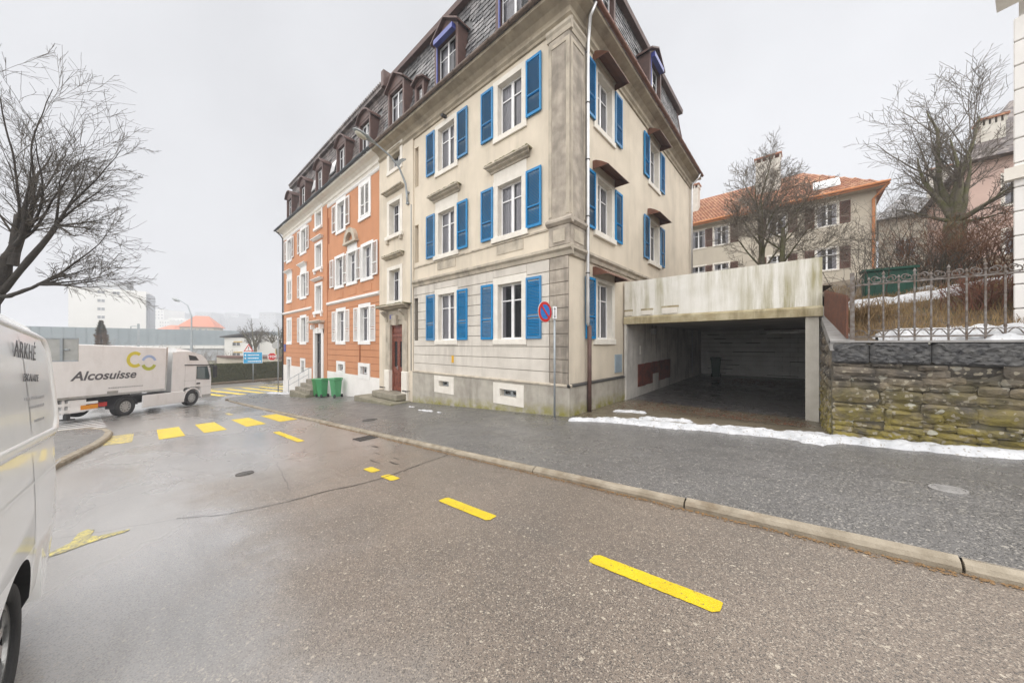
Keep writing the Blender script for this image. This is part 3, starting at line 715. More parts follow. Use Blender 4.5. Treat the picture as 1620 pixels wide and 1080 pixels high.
def mansard(fc, s0, s1, holes, m, e0=False, e1=False, tw=.30, ex=.205):
    """slated steep roof slope; e0/e1: this end is hipped (mitred)"""
    b = MB(); base = MANS
    P = []
    def lim(z): return (s0 + ((.55 + mans_d(z)) if e0 else 0), s1 - ((.55 + mans_d(z)) if e1 else 0))
    r = MB(); rings = []
    for d, z in MANS:
        a, c = lim(z); rings.append([(a, d + .03, z), (c, d + .03, z)])
    for k in range(len(rings) - 1): r.quad(rings[k][0], rings[k][1], rings[k + 1][1], rings[k + 1][0])
    roof = fc.mb('roof_slope', r, 'dark_metal')
    # walk up the curve
    seg = []; L = 0
    for (d0, z0), (d1, z1) in zip(MANS, MANS[1:]): seg.append((L, d0, z0, d1, z1)); L += math.hypot(d1 - d0, z1 - z0)
    def pt(u):
        for (l, d0, z0, d1, z1) in reversed(seg):
            if u >= l: q = (u - l) / math.hypot(d1 - d0, z1 - z0); return lerp(d0, d1, q), lerp(z0, z1, q)
        return seg[0][1], seg[0][2]
    row = 0; u = 0.
    while u < L - .1:
        d0, z0 = pt(u); d1, z1 = pt(min(u + ex * 1.25, L)); a, c = lim(z0)
        s = a - (tw / 2 if row % 2 else 0) - rnd.random() * .03
        while s < c:
            w_ = tw * rnd.uniform(.88, 1.1); p, q = max(s, a), min(s + w_ - .012, c)
            mid = (p + q) / 2
            if q - p > .05 and not any(h0 < mid < h1 and g0 < z0 + .08 < g1 for h0, h1, g0, g1 in holes):
                j = rnd.uniform(-.006, .006); k = rnd.uniform(0, .012); zz = z0 + rnd.uniform(-.012, .008)
                b.add([(p, d0 - .022 + j, zz + .03), (p + .03, d0 - .022 + j, zz), (q - .03, d0 - .022 + j - k * .5, zz), (q, d0 - .022 + j - k * .5, zz + .03), (q, d1 + .004, z1), (p, d1 + .004, z1),
                       (p, d0 + .0, zz + .034), (p + .03, d0 + .0, zz + .004), (q - .03, d0 + .0, zz + .004), (q, d0 + .0, zz + .034)],
                      [(0, 1, 2, 3, 4, 5), (0, 6, 7, 1), (1, 7, 8, 2), (2, 8, 9, 3), (3, 9, 4), (0, 5, 6)])
            s += w_
        u += ex; row += 1
    link('slates', b.mesh('slates', m), roof, kind='stuff')
    return roof
def dormer(fc, s, z0, w=1.15, h=1.75, ped=.5, m='brown_wood', arch=False, front=-.12, blue=False, wm='white_frame'):
    b = MB(); a = w / 2; t = .13; q = 1.1
    zt = z0 + h
    b.box(-a - t, -a, front, q, z0, zt); b.box(a, a + t, front, q, z0, zt)
    b.box(-a - t, a + t, front - .01, front + .25, z0 - .1, z0)
    # pediment head
    n = 9; top = [(lerp(-a - t, a + t, i / (n - 1)), zt + (ped * (1 - abs(2 * i / (n - 1) - 1)) if not arch else ped * math.sin(math.pi * i / (n - 1)) ** .7)) for i in range(n)]
    P = [(x, zz) for x, zz in top]
    b.rings([[(-a - t, front + .003, zt)] + [(x, front + .003, zz + .001) for x, zz in P[1:-1]] + [(a + t, front + .003, zt)], [(-a - t, q, zt)] + [(x, q, zz + .001) for x, zz in P[1:-1]] + [(a + t, q, zt)]])
    b.box(-a, a, front + .02, front + .12, zt - .12, zt)
    o = fc.mb('dormer', b, m, s)
    c = MB(); ov = .1
    for (x0, y0), (x1, y1) in zip(top, top[1:]):
        k0 = x0 * (1 + ov / (a + t)); k1 = x1 * (1 + ov / (a + t))
        c.hexa([(k0, front - .14, y0 - .02), (k1, front - .14, y1 - .02), (k1, q, y1 - .02), (k0, q, y0 - .02), (k0, front - .14, y0 + .05), (k1, front - .14, y1 + .05), (k1, q, y1 + .05), (k0, q, y0 + .05)])
    link('dormer_roof', c.mesh('dormer_roof', m), o)
    ww = w - .06; hh = h - .16; f = .05
    g = MB(); y = front + .14
    g.box(-ww / 2, -ww / 2 + f, y, y + .05, z0, z0 + hh); g.box(ww / 2 - f, ww / 2, y, y + .05, z0, z0 + hh); g.box(-ww / 2 + f, ww / 2 - f, y, y + .05, z0, z0 + f); g.box(-ww / 2 + f, ww / 2 - f, y, y + .05, z0 + hh - f, z0 + hh)
    g.box(-.04, .04, y - .01, y + .05, z0 + f, z0 + hh - f)
    for e in (-1, 1): g.box(min(e * .04, e * (ww / 2 - f)), max(e * .04, e * (ww / 2 - f)), y + .008, y + .04, z0 + hh * .68, z0 + hh * .68 + .03)
    link('window_frame', g.mesh('window_frame', wm), o)
    for e in (-1, 1):
        for (g0, g1) in ((f, hh * .68), (hh * .68 + .03, hh - f)):
            p0, p1 = min(e * .04, e * (ww / 2 - f)), max(e * .04, e * (ww / 2 - f)); link('pane', MB().quad((p0, y + .02, z0 + g0), (p1, y + .02, z0 + g0), (p1, y + .02, z0 + g1), (p0, y + .02, z0 + g1)).mesh('pane', 'pane'), o)
    link('curtain', MB().quad((-ww / 2, y + .12, z0), (ww * .1, y + .14, z0), (ww * .1, y + .14, z0 + hh), (-ww / 2, y + .12, z0 + hh)).mesh('curtain', 'curtain'), o)
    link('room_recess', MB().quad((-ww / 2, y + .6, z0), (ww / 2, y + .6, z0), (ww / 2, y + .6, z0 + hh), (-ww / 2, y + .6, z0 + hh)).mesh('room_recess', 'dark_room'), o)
    if blue: link('awning_cassette', MB().box(-ww / 2 - .02, ww / 2 + .02, front - .16, front + .01, z0 + hh - .02, z0 + hh + .16).box(-ww / 2 - .02, -ww / 2 + .03, front - .02, front + .02, z0, z0 + hh - .03).mesh('awning_cassette', 'plate_blue'), o)
    return o
def flat_hood(fc, s, z, w, p=.5):
    """bent rusty-brown metal canopy over a window"""
    b = MB(); prof = [(0, .16), (-.10, .15), (-p * .55, .06), (-p, -.10)]
    P = [[(x, d, z + q) for d, q in prof] + [(x, d, z + q - .018) for d, q in reversed(prof)] for x in (-w / 2, w / 2)]
    b.rings(P); o = fc.mb('awning', b, 'brown_metal', s)
    for e in (-1, 1):
        link('awning_cheek', MB().rings([[(e * w / 2 - .008, d, z + q) for d, q in prof] + [(e * w / 2 - .008, 0, z - .10)], [(e * w / 2 + .008, d, z + q) for d, q in prof] + [(e * w / 2 + .008, 0, z - .10)]]).mesh('awning_cheek', 'brown_metal'), o)
    return o

# ------------------------------------------------------------------ beige corner house
YF = 7.5; XR = -4.65; X_BAY0, X_BAY1 = -15.15, -12.2
hs_ = thing('corner_house', 'beige corner house with blue louvred shutters and a slate mansard roof', 'house', (-10, 12, -2.2))
FF = Face(hs_, (0, YF), 0); FR = Face(hs_, (XR, 0), math.pi / 2)
rows = [(.17, 1.91), (3.42, 5.05), (6.62, 8.26)]
OW = 1.0
cols = [-6.78, -9.98]
ops = [(c - OW / 2, c + OW / 2, a, e) for c in cols for a, e in rows]
slots = [(-12.14, -11.86, .17, 1.92), (-12.14, -11.86, 3.40, 4.97), (-12.14, -11.86, 6.55, 8.2)]
ops_f = ops + [(a, c, e, f, .3, 1) for a, c, e, f in slots]
FF.mb('wall', wall_mesh(X_BAY1, XR - .002, 2.4, 8.75, [o for o in ops_f if o[2] > 2.4]), 'stucco')
FF.mb('wall', wall_mesh(X_BAY1, XR - .002, -1.1, 2.4, [o for o in ops_f if o[2] < 2.4]), 'stucco_joint')
hol = [(c - OW / 2 - .2, c + OW / 2 + .2, .0, 2.14) for c in cols] + [(-12.14, -11.86, .17, 1.92)]
courses(FF, -1.1, 2.4, X_BAY1 + .02, XR - .62, hol, 'stucco_low')
courses(FF, -1.1, 2.4, XR - .60, XR - .004, [], 'corner_stone', proud=.034, name='corner_stone')
FF.mb('slot_backing', MB(), 'stucco') if False else None
bop = [(-7.14, -6.43, -1.62, -1.38), (-10.36, -9.72, -1.58, -1.36)]
FF.mb('plinth', wall_mesh(X_BAY1, XR + .066, -3.2, -1.115, bop, .35, -.07), 'plinth_stone')
sweep(FF, 'plinth_moulding', [(.0, -1.06), (-.06, -1.075), (-.10, -1.09), (-.10, -1.125), (-.068, -1.14), (.0, -1.14)], X_BAY1 + .02, XR + .1, 'trim_stone')
for c in cols:
    for i, (a, e) in enumerate(rows):
        surround(FF, c, a, e, OW, head=.22 if i == 0 else .17, sillproud=.05 if i == 1 else .03, sw=.06 if i == 1 else 0)
        window(FF, c, a, e, OW, curtain=(.35 if (c == cols[0] and i == 0) else 1.05))
        sh = (.17, 1.79) if i == 0 else (3.40, 1.69) if i == 1 else (6.66, 1.67)
        for e_ in (-1, 1): shutter(FF, c + e_ * (OW / 2 + .2 + .27), sh[0], .55, sh[1])
    hood(FF, c, 5.50, 1.86, top=True)
    FF.mb('frieze_panel', MB().box(c - .68, c + .68, -.02, .01, 5.225, 5.50), 'white_stone')
    FF.mb('apron_panel', MB().box(c - .55, c + .55, -.018, .01, 2.86, 3.16), 'trim_stone')
for c, (a, e, z0, z1) in zip(cols, bop):
    b = MB(); p = -.085
    for x0, x1, q0, q1 in ((a - .28, a + .006, z0, z1), (e - .006, e + .28, z0, z1), (a - .28, e + .28, z1 - .006, z1 + .18), (a - .28, e + .28, z0 - .24, z0 + .006)): b.box(x0, x1, p - (.004 if q1 - q0 < .23 else 0), .2, q0, q1)
    o = FF.mb('basement_surround', b, 'white_stone')
    window(FF, (a + e) / 2, z0, z1, e - a, d=.12, name='basement_window', curtain=0, pane='dark_pane', fm='grey_metal')
# string course between ground and first floor
sweep(FF, 'string_course', [(.0, 2.38), (-.06, 2.40), (-.08, 2.50), (-.15, 2.56), (-.15, 2.63), (-.04, 2.68), (.0, 2.68)], X_BAY1 + .02, XR + .15, 'trim_stone')
sweep(FR, 'string_course', [(.0, 2.38), (-.06, 2.40), (-.08, 2.50), (-.15, 2.56), (-.15, 2.63), (-.04, 2.68), (.0, 2.68)], YF, 14.2, 'trim_stone')
sweep(FF, 'sill_band', [(.0, 3.18), (-.035, 3.185), (-.035, 3.235), (.0, 3.24)], X_BAY1 + .02, XR - .62, 'trim_stone')
# corner pilaster: pedestal, shaft with sunk panel, capital
for fc, s0, s1 in ((FF, XR - .62, XR + .05), (FR, YF - .05 + .052, YF + .80)):
    fc.mb('pilaster_pedestal', MB().box(s0, s1, -.055, .0, 2.69, 3.22), 'corner_stone')
    fc.mb('pedestal_panel', MB().box(s0 + .16, s1 - .14, -.072, -.056, 2.78, 3.12), 'trim_stone')
    sweep(fc, 'pedestal_cap', [(.0, 3.22), (-.08, 3.23), (-.15, 3.30), (-.15, 3.36), (-.06, 3.44), (.0, 3.44)], s0 - .05, s1 + (.10 if fc is FF else 0.05), 'corner_stone')
    fc.mb('pilaster', MB().box(s0, s1, -.05, .0, 3.44, 8.34), 'corner_stone')
    fc.mb('pilaster_edge', MB().box(s0, s0 + .1, -.066, -.05, 3.5, 8.2).box(s1 - .1, s1, -.066, -.05, 3.5, 8.2).box(s0 + .1, s1 - .1, -.066, -.05, 8.1, 8.2), 'trim_stone')
    sweep(fc, 'pilaster_capital', [(.0, 8.34), (-.07, 8.35), (-.09, 8.46), (-.13, 8.52), (-.13, 8.60), (-.05, 8.66), (.0, 8.66)], s0 - .05, s1 + (.08 if fc is FF else .05), 'trim_stone')
CORN = [(.0, 8.58), (-.05, 8.60), (-.06, 8.68), (-.12, 8.74), (-.12, 8.80), (-.06, 8.84), (-.08, 8.95), (-.20, 9.06), (-.44, 9.14), (-.46, 9.22), (.3, 9.24), (.3, 8.58)]
def cornice(fc, s0, s1, m, ext0=False, ext1=False):
    rings = []
    for s, e, sg in ((s0, ext0, -1), (s1, ext1, 1)): rings.append([(s + (sg * -d if e and d < 0 else 0), d, z) for d, z in CORN])
    return fc.mb('cornice', MB().rings(rings), m)
cornice(FF, X_BAY0, XR, 'cornice_stone', False, True); cornice(FR, YF, 20.05, 'cornice_stone', True, True)
def gutter(fc, s0, s1, m, bm):
    prof = []; prof2 = []
    for k in range(9):
        a = math.pi * k / 8; prof.append((-.52 - .075 * math.cos(a), 9.30 - .085 * math.sin(a))); prof2.append((-.52 - .067 * math.cos(a), 9.30 - .077 * math.sin(a)))
    P = [[(s, d, z) for d, z in prof + prof2[::-1]] for s in (s0, s1)]
    o = fc.mb('gutter', MB().rings(P), m)
    x = s0 + .3
    while x < s1: link('gutter_bracket', cached(('gb', bm), lambda: MB().ring((0, -.52, 9.30), 0, .078, .09, .03, 8, math.pi, 2 * math.pi).mesh('gutter_bracket', bm)), o, (x, 0, 0)); x += .85
    return o
gutter(FF, X_BAY0 + .02, XR + .56, 'gutter_brown', 'gutter_brown'); gutter(FR, YF - .5, 20.4, 'brown_metal', 'brown_metal')
# right-hand flank
rcols = [9.58, 14.15]
rops = [(c - OW / 2, c + OW / 2, a, e) for c in rcols for a, e in rows]
FR.mb('wall', wall_mesh(YF, 20.06, -1.1, 8.75, rops), 'stucco')
FR.mb('plinth', wall_mesh(YF - .066, 20.06, -3.2, -1.115, [], .3, -.07), 'plinth_stone')
sweep(FR, 'plinth_moulding', [(.0, -1.06), (-.06, -1.075), (-.10, -1.09), (-.10, -1.125), (-.068, -1.14), (.0, -1.14)], YF - .1, 10.95, 'dark_metal')
for c in rcols:
    for i, (a, e) in enumerate(rows):
        surround(FR, c, a, e, OW, head=.1, sillproud=.06 if i == 1 else .03, sw=.04)
        window(FR, c, a, e, OW, curtain=.55)
        if not (i == 0 and c > 12):
            sh = (.17, 1.79) if i == 0 else (3.40, 1.69) if i == 1 else (6.66, 1.67)
            for e_ in (-1, 1):
                if not (i == 0 and e_ > 0): shutter(FR, c + e_ * (OW / 2 + .2 + .27), sh[0], .55, sh[1])
        flat_hood(FR, c, e + .24, 1.52)
FF.mb('back_wall', MB().box(X_BAY0, XR - .01, 12.55, 12.85, -3.2, 9.2), 'stucco')
FF.mb('flat_roof', MB().hexa([(X_BAY0, .54, 12.85), (XR - .55, .54, 12.85), (XR - .55, 12.2, 12.85), (X_BAY0, 12.2, 12.85), (X_BAY0, 3.5, 13.6), (XR - 3.5, 3.5, 13.6), (XR - 3.5, 9, 13.6), (X_BAY0, 9, 13.6)]), 'slate')
DH = .25
bd = [(-6.55, 1.2), (-9.86, 1.15), (-13.5, 1.15)]
mansard(FF, X_BAY0, XR + .55 - .13, [(x - w_ / 2 - .2, x + w_ / 2 + .2, 9.0, 12.1) for x, w_ in bd] + [(-12.15, -11.55, 10.0, 11.3)], 'slate', e1=True)
rd = [9.43, 14.0]
mansard(FR, YF - .42, 20.1 + .4, [(x - .8, x + .8, 9.0, 12.2) for x in rd], 'slate', e0=True, e1=True)
for x, w_ in bd: dormer(FF, x, 9.62, w_, 1.85, .55, blue=(x > -11))
dormer(FF, -11.85, 10.05, .42, .78, .18, front=.02)
for x in rd: dormer(FR, x, 9.75, 1.15, 1.9, .5, blue=True)
for fc, a, c in ((FF, X_BAY0, XR - .3), (FR, YF + .25, 19.8)):
    fc.mb('roof_edge', MB().rings([[(s, .32, 12.78), (s, .30, 12.98), (s, .9, 13.1), (s, .9, 12.78)] for s in (a, c)]), 'brown_wood')
    fc.mb('eave_flashing', MB().box(a + .3, c - .1, -.42, -.30, 9.335, 9.40), 'zinc')
# hip cover at the corner
hb = MB(); hb.tube([(XR + .46 + .08 - (d + .42) * 1., YF - .46 + (d + .42) * 1. - .02, z) for d, z in MANS], .07, 8); hb.obj('hip_cover', 'brown_wood', hs_)
hb = MB(); hb.tube([(XR - d, 20.1 - d - .1, z) for d, z in MANS], .06, 8); hb.obj('hip_cover', 'brown_wood', hs_)
# downpipes
tube_part(FR, 'downpipe', [(8.05, -.50, 9.22), (8.10, -.30, 9.0), (8.28, -.14, 8.5), (8.30, -.12, 7.8), (8.30, -.12, .62), (8.36, -.14, .5)], .05, 'zinc')
tube_part(FR, 'downpipe_foot', [(8.36, -.14, .52), (8.36, -.14, -2.15)], .06, 'brown_wood')
for z in (8.2, 6.8, 5.2, 3.6, 2.0): FR.mb('pipe_clip', MB().ring((8.30, -.12, z), 2, .05, .062, .03, 12), 'dark_metal')
tube_part(FR, 'downpipe', [(19.9, -.50, 9.2), (19.9, -.42, 9.0), (19.85, -.15, 8.72), (19.85, -.12, 8.4), (19.85, -.12, -1.5)], .055, 'zinc')
FR.mb('electric_box', MB().box(10.32, 10.86, -.03, .02, -.93, -.33), 'electric_box')
FF.mb('camera_bracket', MB().box(-9.98 - .06, -9.98 + .06, -.22, -.03, 8.47, 8.55), 'black_plastic')
FF.mb('gas_marker', MB().box(-9.62, -9.5, -.045, -.03, -.66, -.40), 'sign_yellow')
# stair bay with the front door
bops = [(-13.7 - .48, -13.7 + .48, 7.92, 8.92), (-13.7 - .48, -13.7 + .48, 4.94, 6.42), (-13.7 - .48, -13.7 + .48, 1.96, 3.38), (-14.05, -12.95, -2.10, .90)]
FF.mb('stair_bay_wall', wall_mesh(X_BAY0, X_BAY1, -3.3, 8.75, bops, .32, -.055), 'stucco')
FF.mb('bay_return', MB().quad((X_BAY1, -.055, -3.3), (X_BAY1, .0, -3.3), (X_BAY1, .0, 8.75), (X_BAY1, -.055, 8.75)), 'stucco')
for i, (a, c, e, f) in enumerate(bops[:3]):
    surround(FF, -13.7, e, f, .96, proud=.08, jw=.2, head=.16, sillproud=.09 if i == 1 else .03, sw=.08 if i == 1 else 0)
    window(FF, -13.7, e, f, .96, d=.16, curtain=.5)
    if i == 1:
        for s in (-.6, .6): FF.mb('sill_bracket', MB().box(-13.7 + s - .07, -13.7 + s + .07, -.16, -.05, 4.60, 4.77), 'trim_stone')
    if i: hood(FF, -13.7, f + (.34 if i == 1 else .42), 1.75, p=.28, top=(i == 2))
# door surround
b = MB()
b.box(-14.42, -14.042, -.12, .2, -1.15, 1.1); b.box(-12.958, -12.58, -.12, .2, -1.15, 1.1); b.box(-14.42, -12.58, -.124, .2, 1.1, 1.46)
o = FF.mb('door_surround', b, 'trim_stone')
b = MB(); b.box(-14.04, -12.96, -.09, .2, .892, 1.098); link('lintel', b.mesh('lintel', 'trim_stone'), o, (0, 0, 0))
for s0, s1 in ((-14.48, -14.038), (-12.962, -12.52)): link('jamb_base', MB().cbox(s0, s1, -.17, .2, -2.62, -1.15, .02).mesh('jamb_base', 'white_stone'), o)
link('keystone', MB().hexa([(-13.66, -.2, .86), (-13.34, -.2, .86), (-13.34, .0, .86), (-13.66, .0, .86), (-13.72, -.24, 1.3), (-13.28, -.24, 1.3), (-13.28, .0, 1.3), (-13.72, .0, 1.3)]).mesh('keystone', 'trim_stone'), o)
for s in (-14.3, -12.7): FF.mb('canopy_bracket', MB().rings([[(s + q, d, z) for d, z in ((-.05, 1.02), (-.15, 1.05), (-.2, 1.25), (-.4, 1.44), (-.4, 1.5), (-.05, 1.5))] for q in (-.09, .09)]), 'trim_stone')
hood(FF, -13.5, 1.46, 2.5, p=.5, h=.3, top=True)
FF.mb('number_plate', MB().box(-14.02, -13.74, -.131, -.12, 1.16, 1.34), 'plate_blue')
# double door
dz0, dz1 = -2.08, .88
b = MB(); b.box(-14.05, -13.98, .22, .34, dz0, dz1); b.box(-13.02, -12.95, .22, .34, dz0, dz1); b.box(-13.98, -13.02, .22, .34, dz1 - .08, dz1); b.box(-13.98, -13.02, .2, .34, .34, .46)
dr = FF.mb('door', b, 'door_wood'); dr.location.y -= .22
link('transom_panel', MB().box(-13.98, -13.02, .26, .3, .46, dz1 - .08).box(-13.9, -13.1, .24, .262, .52, dz1 - .16).mesh('transom_panel', 'door_wood'), dr)
for s0, s1 in ((-13.975, -13.505), (-13.495, -13.025)):
    b = MB(); b.box(s0, s0 + .1, .24, .3, dz0 + .02, .34); b.box(s1 - .1, s1, .24, .3, dz0 + .02, .34)
    for q0, q1 in ((dz0 + .02, dz0 + .2), (-1.25, -1.0), (.14, .34)): b.box(s0 + .1, s1 - .1, .242, .298, q0, q1)
    b.box(s0 + .1, s1 - .1, .27, .29, dz0 + .2, -1.25)
    b.cbox(s0 + .15, s1 - .15, .235, .272, dz0 + .28, -1.33, .02)
    link('door_leaf', b.mesh('door_leaf', 'door_wood'), dr)
    link('door_glass', MB().box(s0 + .1, s1 - .1, .275, .282, -1.0, .14).mesh('door_glass', 'dark_pane'), dr)
    g = MB()
    for k in range(9):
        zc = -.92 + k * .125; g.ring(((s0 + s1) / 2, .262, zc), 1, .05, .062, .008, 10)
    g.box((s0 + s1) / 2 - .006, (s0 + s1) / 2 + .006, .262, .27, -1., .14)
    link('door_grille', g.mesh('door_grille', 'dark_metal'), dr)
link('handle', MB().box(-13.56, -13.53, .2, .235, -1.12, -.95).box(-13.62, -13.53, .17, .2, -1.04, -1.01).mesh('handle', 'zinc'), dr)
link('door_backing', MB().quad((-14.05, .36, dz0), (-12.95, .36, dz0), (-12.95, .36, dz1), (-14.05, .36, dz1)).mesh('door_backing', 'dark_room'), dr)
FF.mb('door_step', MB().cbox(-14.75, -12.55, -.62, .3, -2.36, -2.09, .03), 'step_stone')
FF.mb('door_step', MB().cbox(-15.7, -12.3, -1.02, -.06, -2.75, -2.37, .03), 'step_stone')
for s in (-14.5, -12.5): FF.mb('boot_scraper', MB().box(s - .15, s + .15, -.3, -.26, -1.98, -1.93).box(s + .1, s + .13, -.27, -.1, -1.98, -1.95), 'black_plastic')
tube_part(FF, 'conduit', [(-12.32, -.07, -1.1), (-12.32, -.07, 5.9)], .018, 'grey_metal', 6)

# ------------------------------------------------------------------ orange terrace house
oh = thing('orange_house', 'orange rendered terrace house with white shutters and brown mansard roof', 'house', (-23, 12, -3.4))
FO = Face(oh, (0, YF), 0); XO0, XO1 = -31.72, X_BAY0 - .006
c1 = [-16.84, -19.9, -26.67, -30.1]
T = [-20.12, -18.38, -16.56]
ops = [(c - .5, c + .5, .17, 1.92) for c in c1] + [(c - .5, c + .5, 6.60, 8.22) for c in c1] + [(c - .5, c + .5, 3.42, 5.05) for c in T] + [(c - .5, c + .5, 3.42, 5.05) for c in c1[2:]]
bay = [(-23.4 - .5, -23.4 + .5, 7.6, 8.85), (-23.4 - .5, -23.4 + .5, 4.95, 6.45), (-23.4 - .5, -23.4 + .5, 2.15, 3.8), (-23.98, -22.8, -2.25, .75)]
BX0, BX1 = -24.77, -21.95
base = [(-19.87, -1.5, -1.13, .36), (-16.85, -1.52, -1.13, .42), (-26.7, -1.95, -1.15, .30), (-30.1, -2.7, -1.15, .36)]
bo = [(c - w_, c + w_, a, e, .25) for c, a, e, w_ in base]
for s0, s1 in ((XO0, BX0), (BX1, XO1)):
    FO.mb('wall', wall_mesh(s0, s1, 2.4, 8.75, [o for o in ops if s0 < o[0] < s1 and o[2] > 2.3]), 'orange_stucco')
    FO.mb('wall', wall_mesh(s0, s1, -1.62, 2.4, [o for o in ops + [(q[0], q[1], max(q[2], -1.62), q[3], .25) for q in bo] if s0 < o[0] < s1 and o[2] < 2.3]), 'orange_joint')
    FO.mb('base_wall', wall_mesh(s0, s1, -4.5, -1.62, [(q[0], q[1], q[2], -1.62, .25) for q in bo if s0 < q[0] < s1 and q[2] < -1.63], .3, -.05), 'white_render')
    FO.mb('base_top', MB().quad((s0, -.05, -1.62), (s1, -.05, -1.62), (s1, .01, -1.615), (s0, .01, -1.615)), 'white_render')
    hol = [(c - .7, c + .7, .0, 2.13) for c in c1] + [(c - w_ - .26, c + w_ + .26, a - .3, -.97) for c, a, e, w_ in base]
    courses(FO, -1.615, 2.4, s0 + .01, s1 - .01, hol, 'orange_stucco', h=.3346)
    sweep(FO, 'string_course', [(.0, 2.38), (-.04, 2.40), (-.12, 2.46), (-.12, 2.56), (-.03, 2.60), (.0, 2.60)], s0 + .01, s1 - .01, 'white_paint')
    sweep(FO, 'frieze_moulding', [(.0, 8.42), (-.03, 8.43), (-.07, 8.50), (-.07, 8.56), (-.02, 8.60), (.0, 8.60)], s0 + .01, s1 - .01, 'white_paint')
FO.mb('stair_bay_wall', wall_mesh(BX0, BX1, -4.3, 8.75, bay, .32, -.06), 'orange_stucco')
FO.mb('bay_return', MB().box(BX1 - .01, BX1 + .004, -.058, .0, -4.3, 8.75), 'orange_stucco')
for z0, z1 in ((3.4, 5.0), (6.2, 7.8), (.3, 1.9)): FO.mb('bay_slot', MB().box(BX1 + .05, BX1 + .22, -.012, .0, z0, z1), 'orange_joint')
for c in c1:
    for (a, e, z, h) in ((.17, 1.92, .17, 1.79), (6.60, 8.22, 6.66, 1.60)) + (((3.42, 5.05, 3.42, 1.64),) if c < -25 else ()):
        surround(FO, c, a, e, 1.0, m='white_paint', head=.2, proud=.035)
        closed = (c == c1[0] and a > 6) or (c == c1[3] and a < 6)
        window(FO, c, a, e, 1.0, curtain=.7)
        for e_ in (-1, 1):
            if closed: shutter(FO, c + e_ * .25, z, .49, h, 'white_paint', d=-.02)
            else: shutter(FO, c + e_ * (.5 + .2 + .27), z, .55, h, 'white_paint')
for i, c in enumerate(T):
    surround(FO, c, 3.42, 5.05, 1.0, m='white_paint', head=.16, proud=.035); window(FO, c, 3.42, 5.05, 1.0, curtain=.7)
    FO.mb('apron_panel', MB().box(c - .5, c + .5, -.02, .01, 2.72, 3.08), 'orange_stucco')
for s in (-21.18, -19.25, -17.47, -15.62): shutter(FO, s, 3.42, .55, 1.66, 'white_paint', d=-.09)
for c in c1[2:]:
    hood(FO, c, 5.58, 1.75, 'white_paint', p=.24); FO.mb('frieze_panel', MB().box(c - .66, c + .66, -.02, .01, 5.25, 5.58), 'white_paint')
    FO.mb('apron_panel', MB().box(c - .5, c + .5, -.02, .01, 2.72, 3.08), 'orange_stucco')
# arched pediment over the middle window
b = MB(); b.ring((T[1], -.2, 5.62), 1, .46, .72, .2, 18, 0, math.pi); b.box(T[1] - .82, T[1] + .82, -.2, .0, 5.5, 5.62)
o = FO.mb('arched_pediment', b, 'trim_stone'); FO.mb('frieze_panel', MB().box(T[1] - .62, T[1] + .62, -.025, .01, 5.21, 5.50), 'white_paint')
for i, (a, c, e, f) in enumerate(bay[:3]):
    surround(FO, -23.4, e, f, 1.0, m='white_paint', proud=.09, head=.2, sillproud=.1, sw=.08 if i else 0); window(FO, -23.4, e, f, 1.0, d=.16, curtain=.6)
    if i:
        hood(FO, -23.4, f + .26, 1.85, 'white_paint', p=.3)
        for s in (-.62, .62): FO.mb('sill_bracket', MB().box(-23.4 + s - .07, -23.4 + s + .07, -.16, -.06, e - .34, e - .17), 'white_paint')
for c, a, e, w_ in base:
    b = MB()
    for x0, x1, q0, q1 in ((c - w_ - .25, c - w_ + .006, a, e), (c + w_ - .006, c + w_ + .25, a, e), (c - w_ - .25, c + w_ + .25, e - .006, e + .18)): b.box(x0, x1, -.06 - (.003 if q1 - q0 < .2 else 0), .1, q0, q1)
    if a > -2: b.box(c - w_ - .25, c + w_ + .25, -.064, .1, a - .25, a)
    FO.mb('basement_surround', b, 'white_paint'); window(FO, c, a, e, 2 * w_, d=.12, name='basement_window', curtain=0, pane='dark_pane')
    FO.mb('recess_back', MB().quad((c - w_, .245, a), (c + w_, .245, a), (c + w_, .245, e), (c - w_, .245, e)), 'dark_room') if False else None
# orange house door, steps, handrail
b = MB(); b.box(-24.3, -23.972, -.12, .2, -2.5, 1.0); b.box(-22.808, -22.48, -.12, .2, -2.5, 1.0); b.box(-24.3, -22.48, -.125, .2, .742, 1.05)
o = FO.mb('door_surround', b, 'white_paint'); link('keystone', MB().box(-23.55, -23.25, -.18, .0, .72, 1.1).mesh('keystone', 'white_paint'), o)
hood(FO, -23.4, 1.3, 2.5, 'white_stone', p=.45, h=.26)
for s in (-24.2, -22.6): FO.mb('canopy_bracket', MB().box(s - .08, s + .08, -.3, -.05, 1.0, 1.3), 'white_paint')
b = MB(); b.box(-23.98, -23.9, .22, .32, -2.25, .75); b.box(-22.88, -22.8, .22, .32, -2.25, .75); b.box(-23.9, -22.88, .22, .32, .67, .75); b.box(-23.9, -22.88, .24, .3, -2.25, -1.2); b.box(-23.45, -23.33, .23, .31, -1.2, .2); b.box(-23.9, -22.88, .23, .31, .1, .2)
dr = FO.mb('door', b, 'dark_door'); dr.location.y -= .18
for s0, s1, q0, q1 in ((-23.9, -23.45, -1.2, .1), (-23.33, -22.88, -1.2, .1), (-23.9, -22.88, .2, .67)): link('door_glass', MB().box(s0, s1, .26, .27, q0, q1).mesh('door_glass', 'dark_pane'), dr)
link('handle', MB().box(-23.42, -23.39, .17, .23, -1.2, -1.0).mesh('handle', 'zinc'), dr)
link('door_backing', MB().quad((-23.98, .33, -2.25), (-22.8, .33, -2.25), (-22.8, .33, .75), (-23.98, .33, .75)).mesh('door_backing', 'dark_room'), dr)
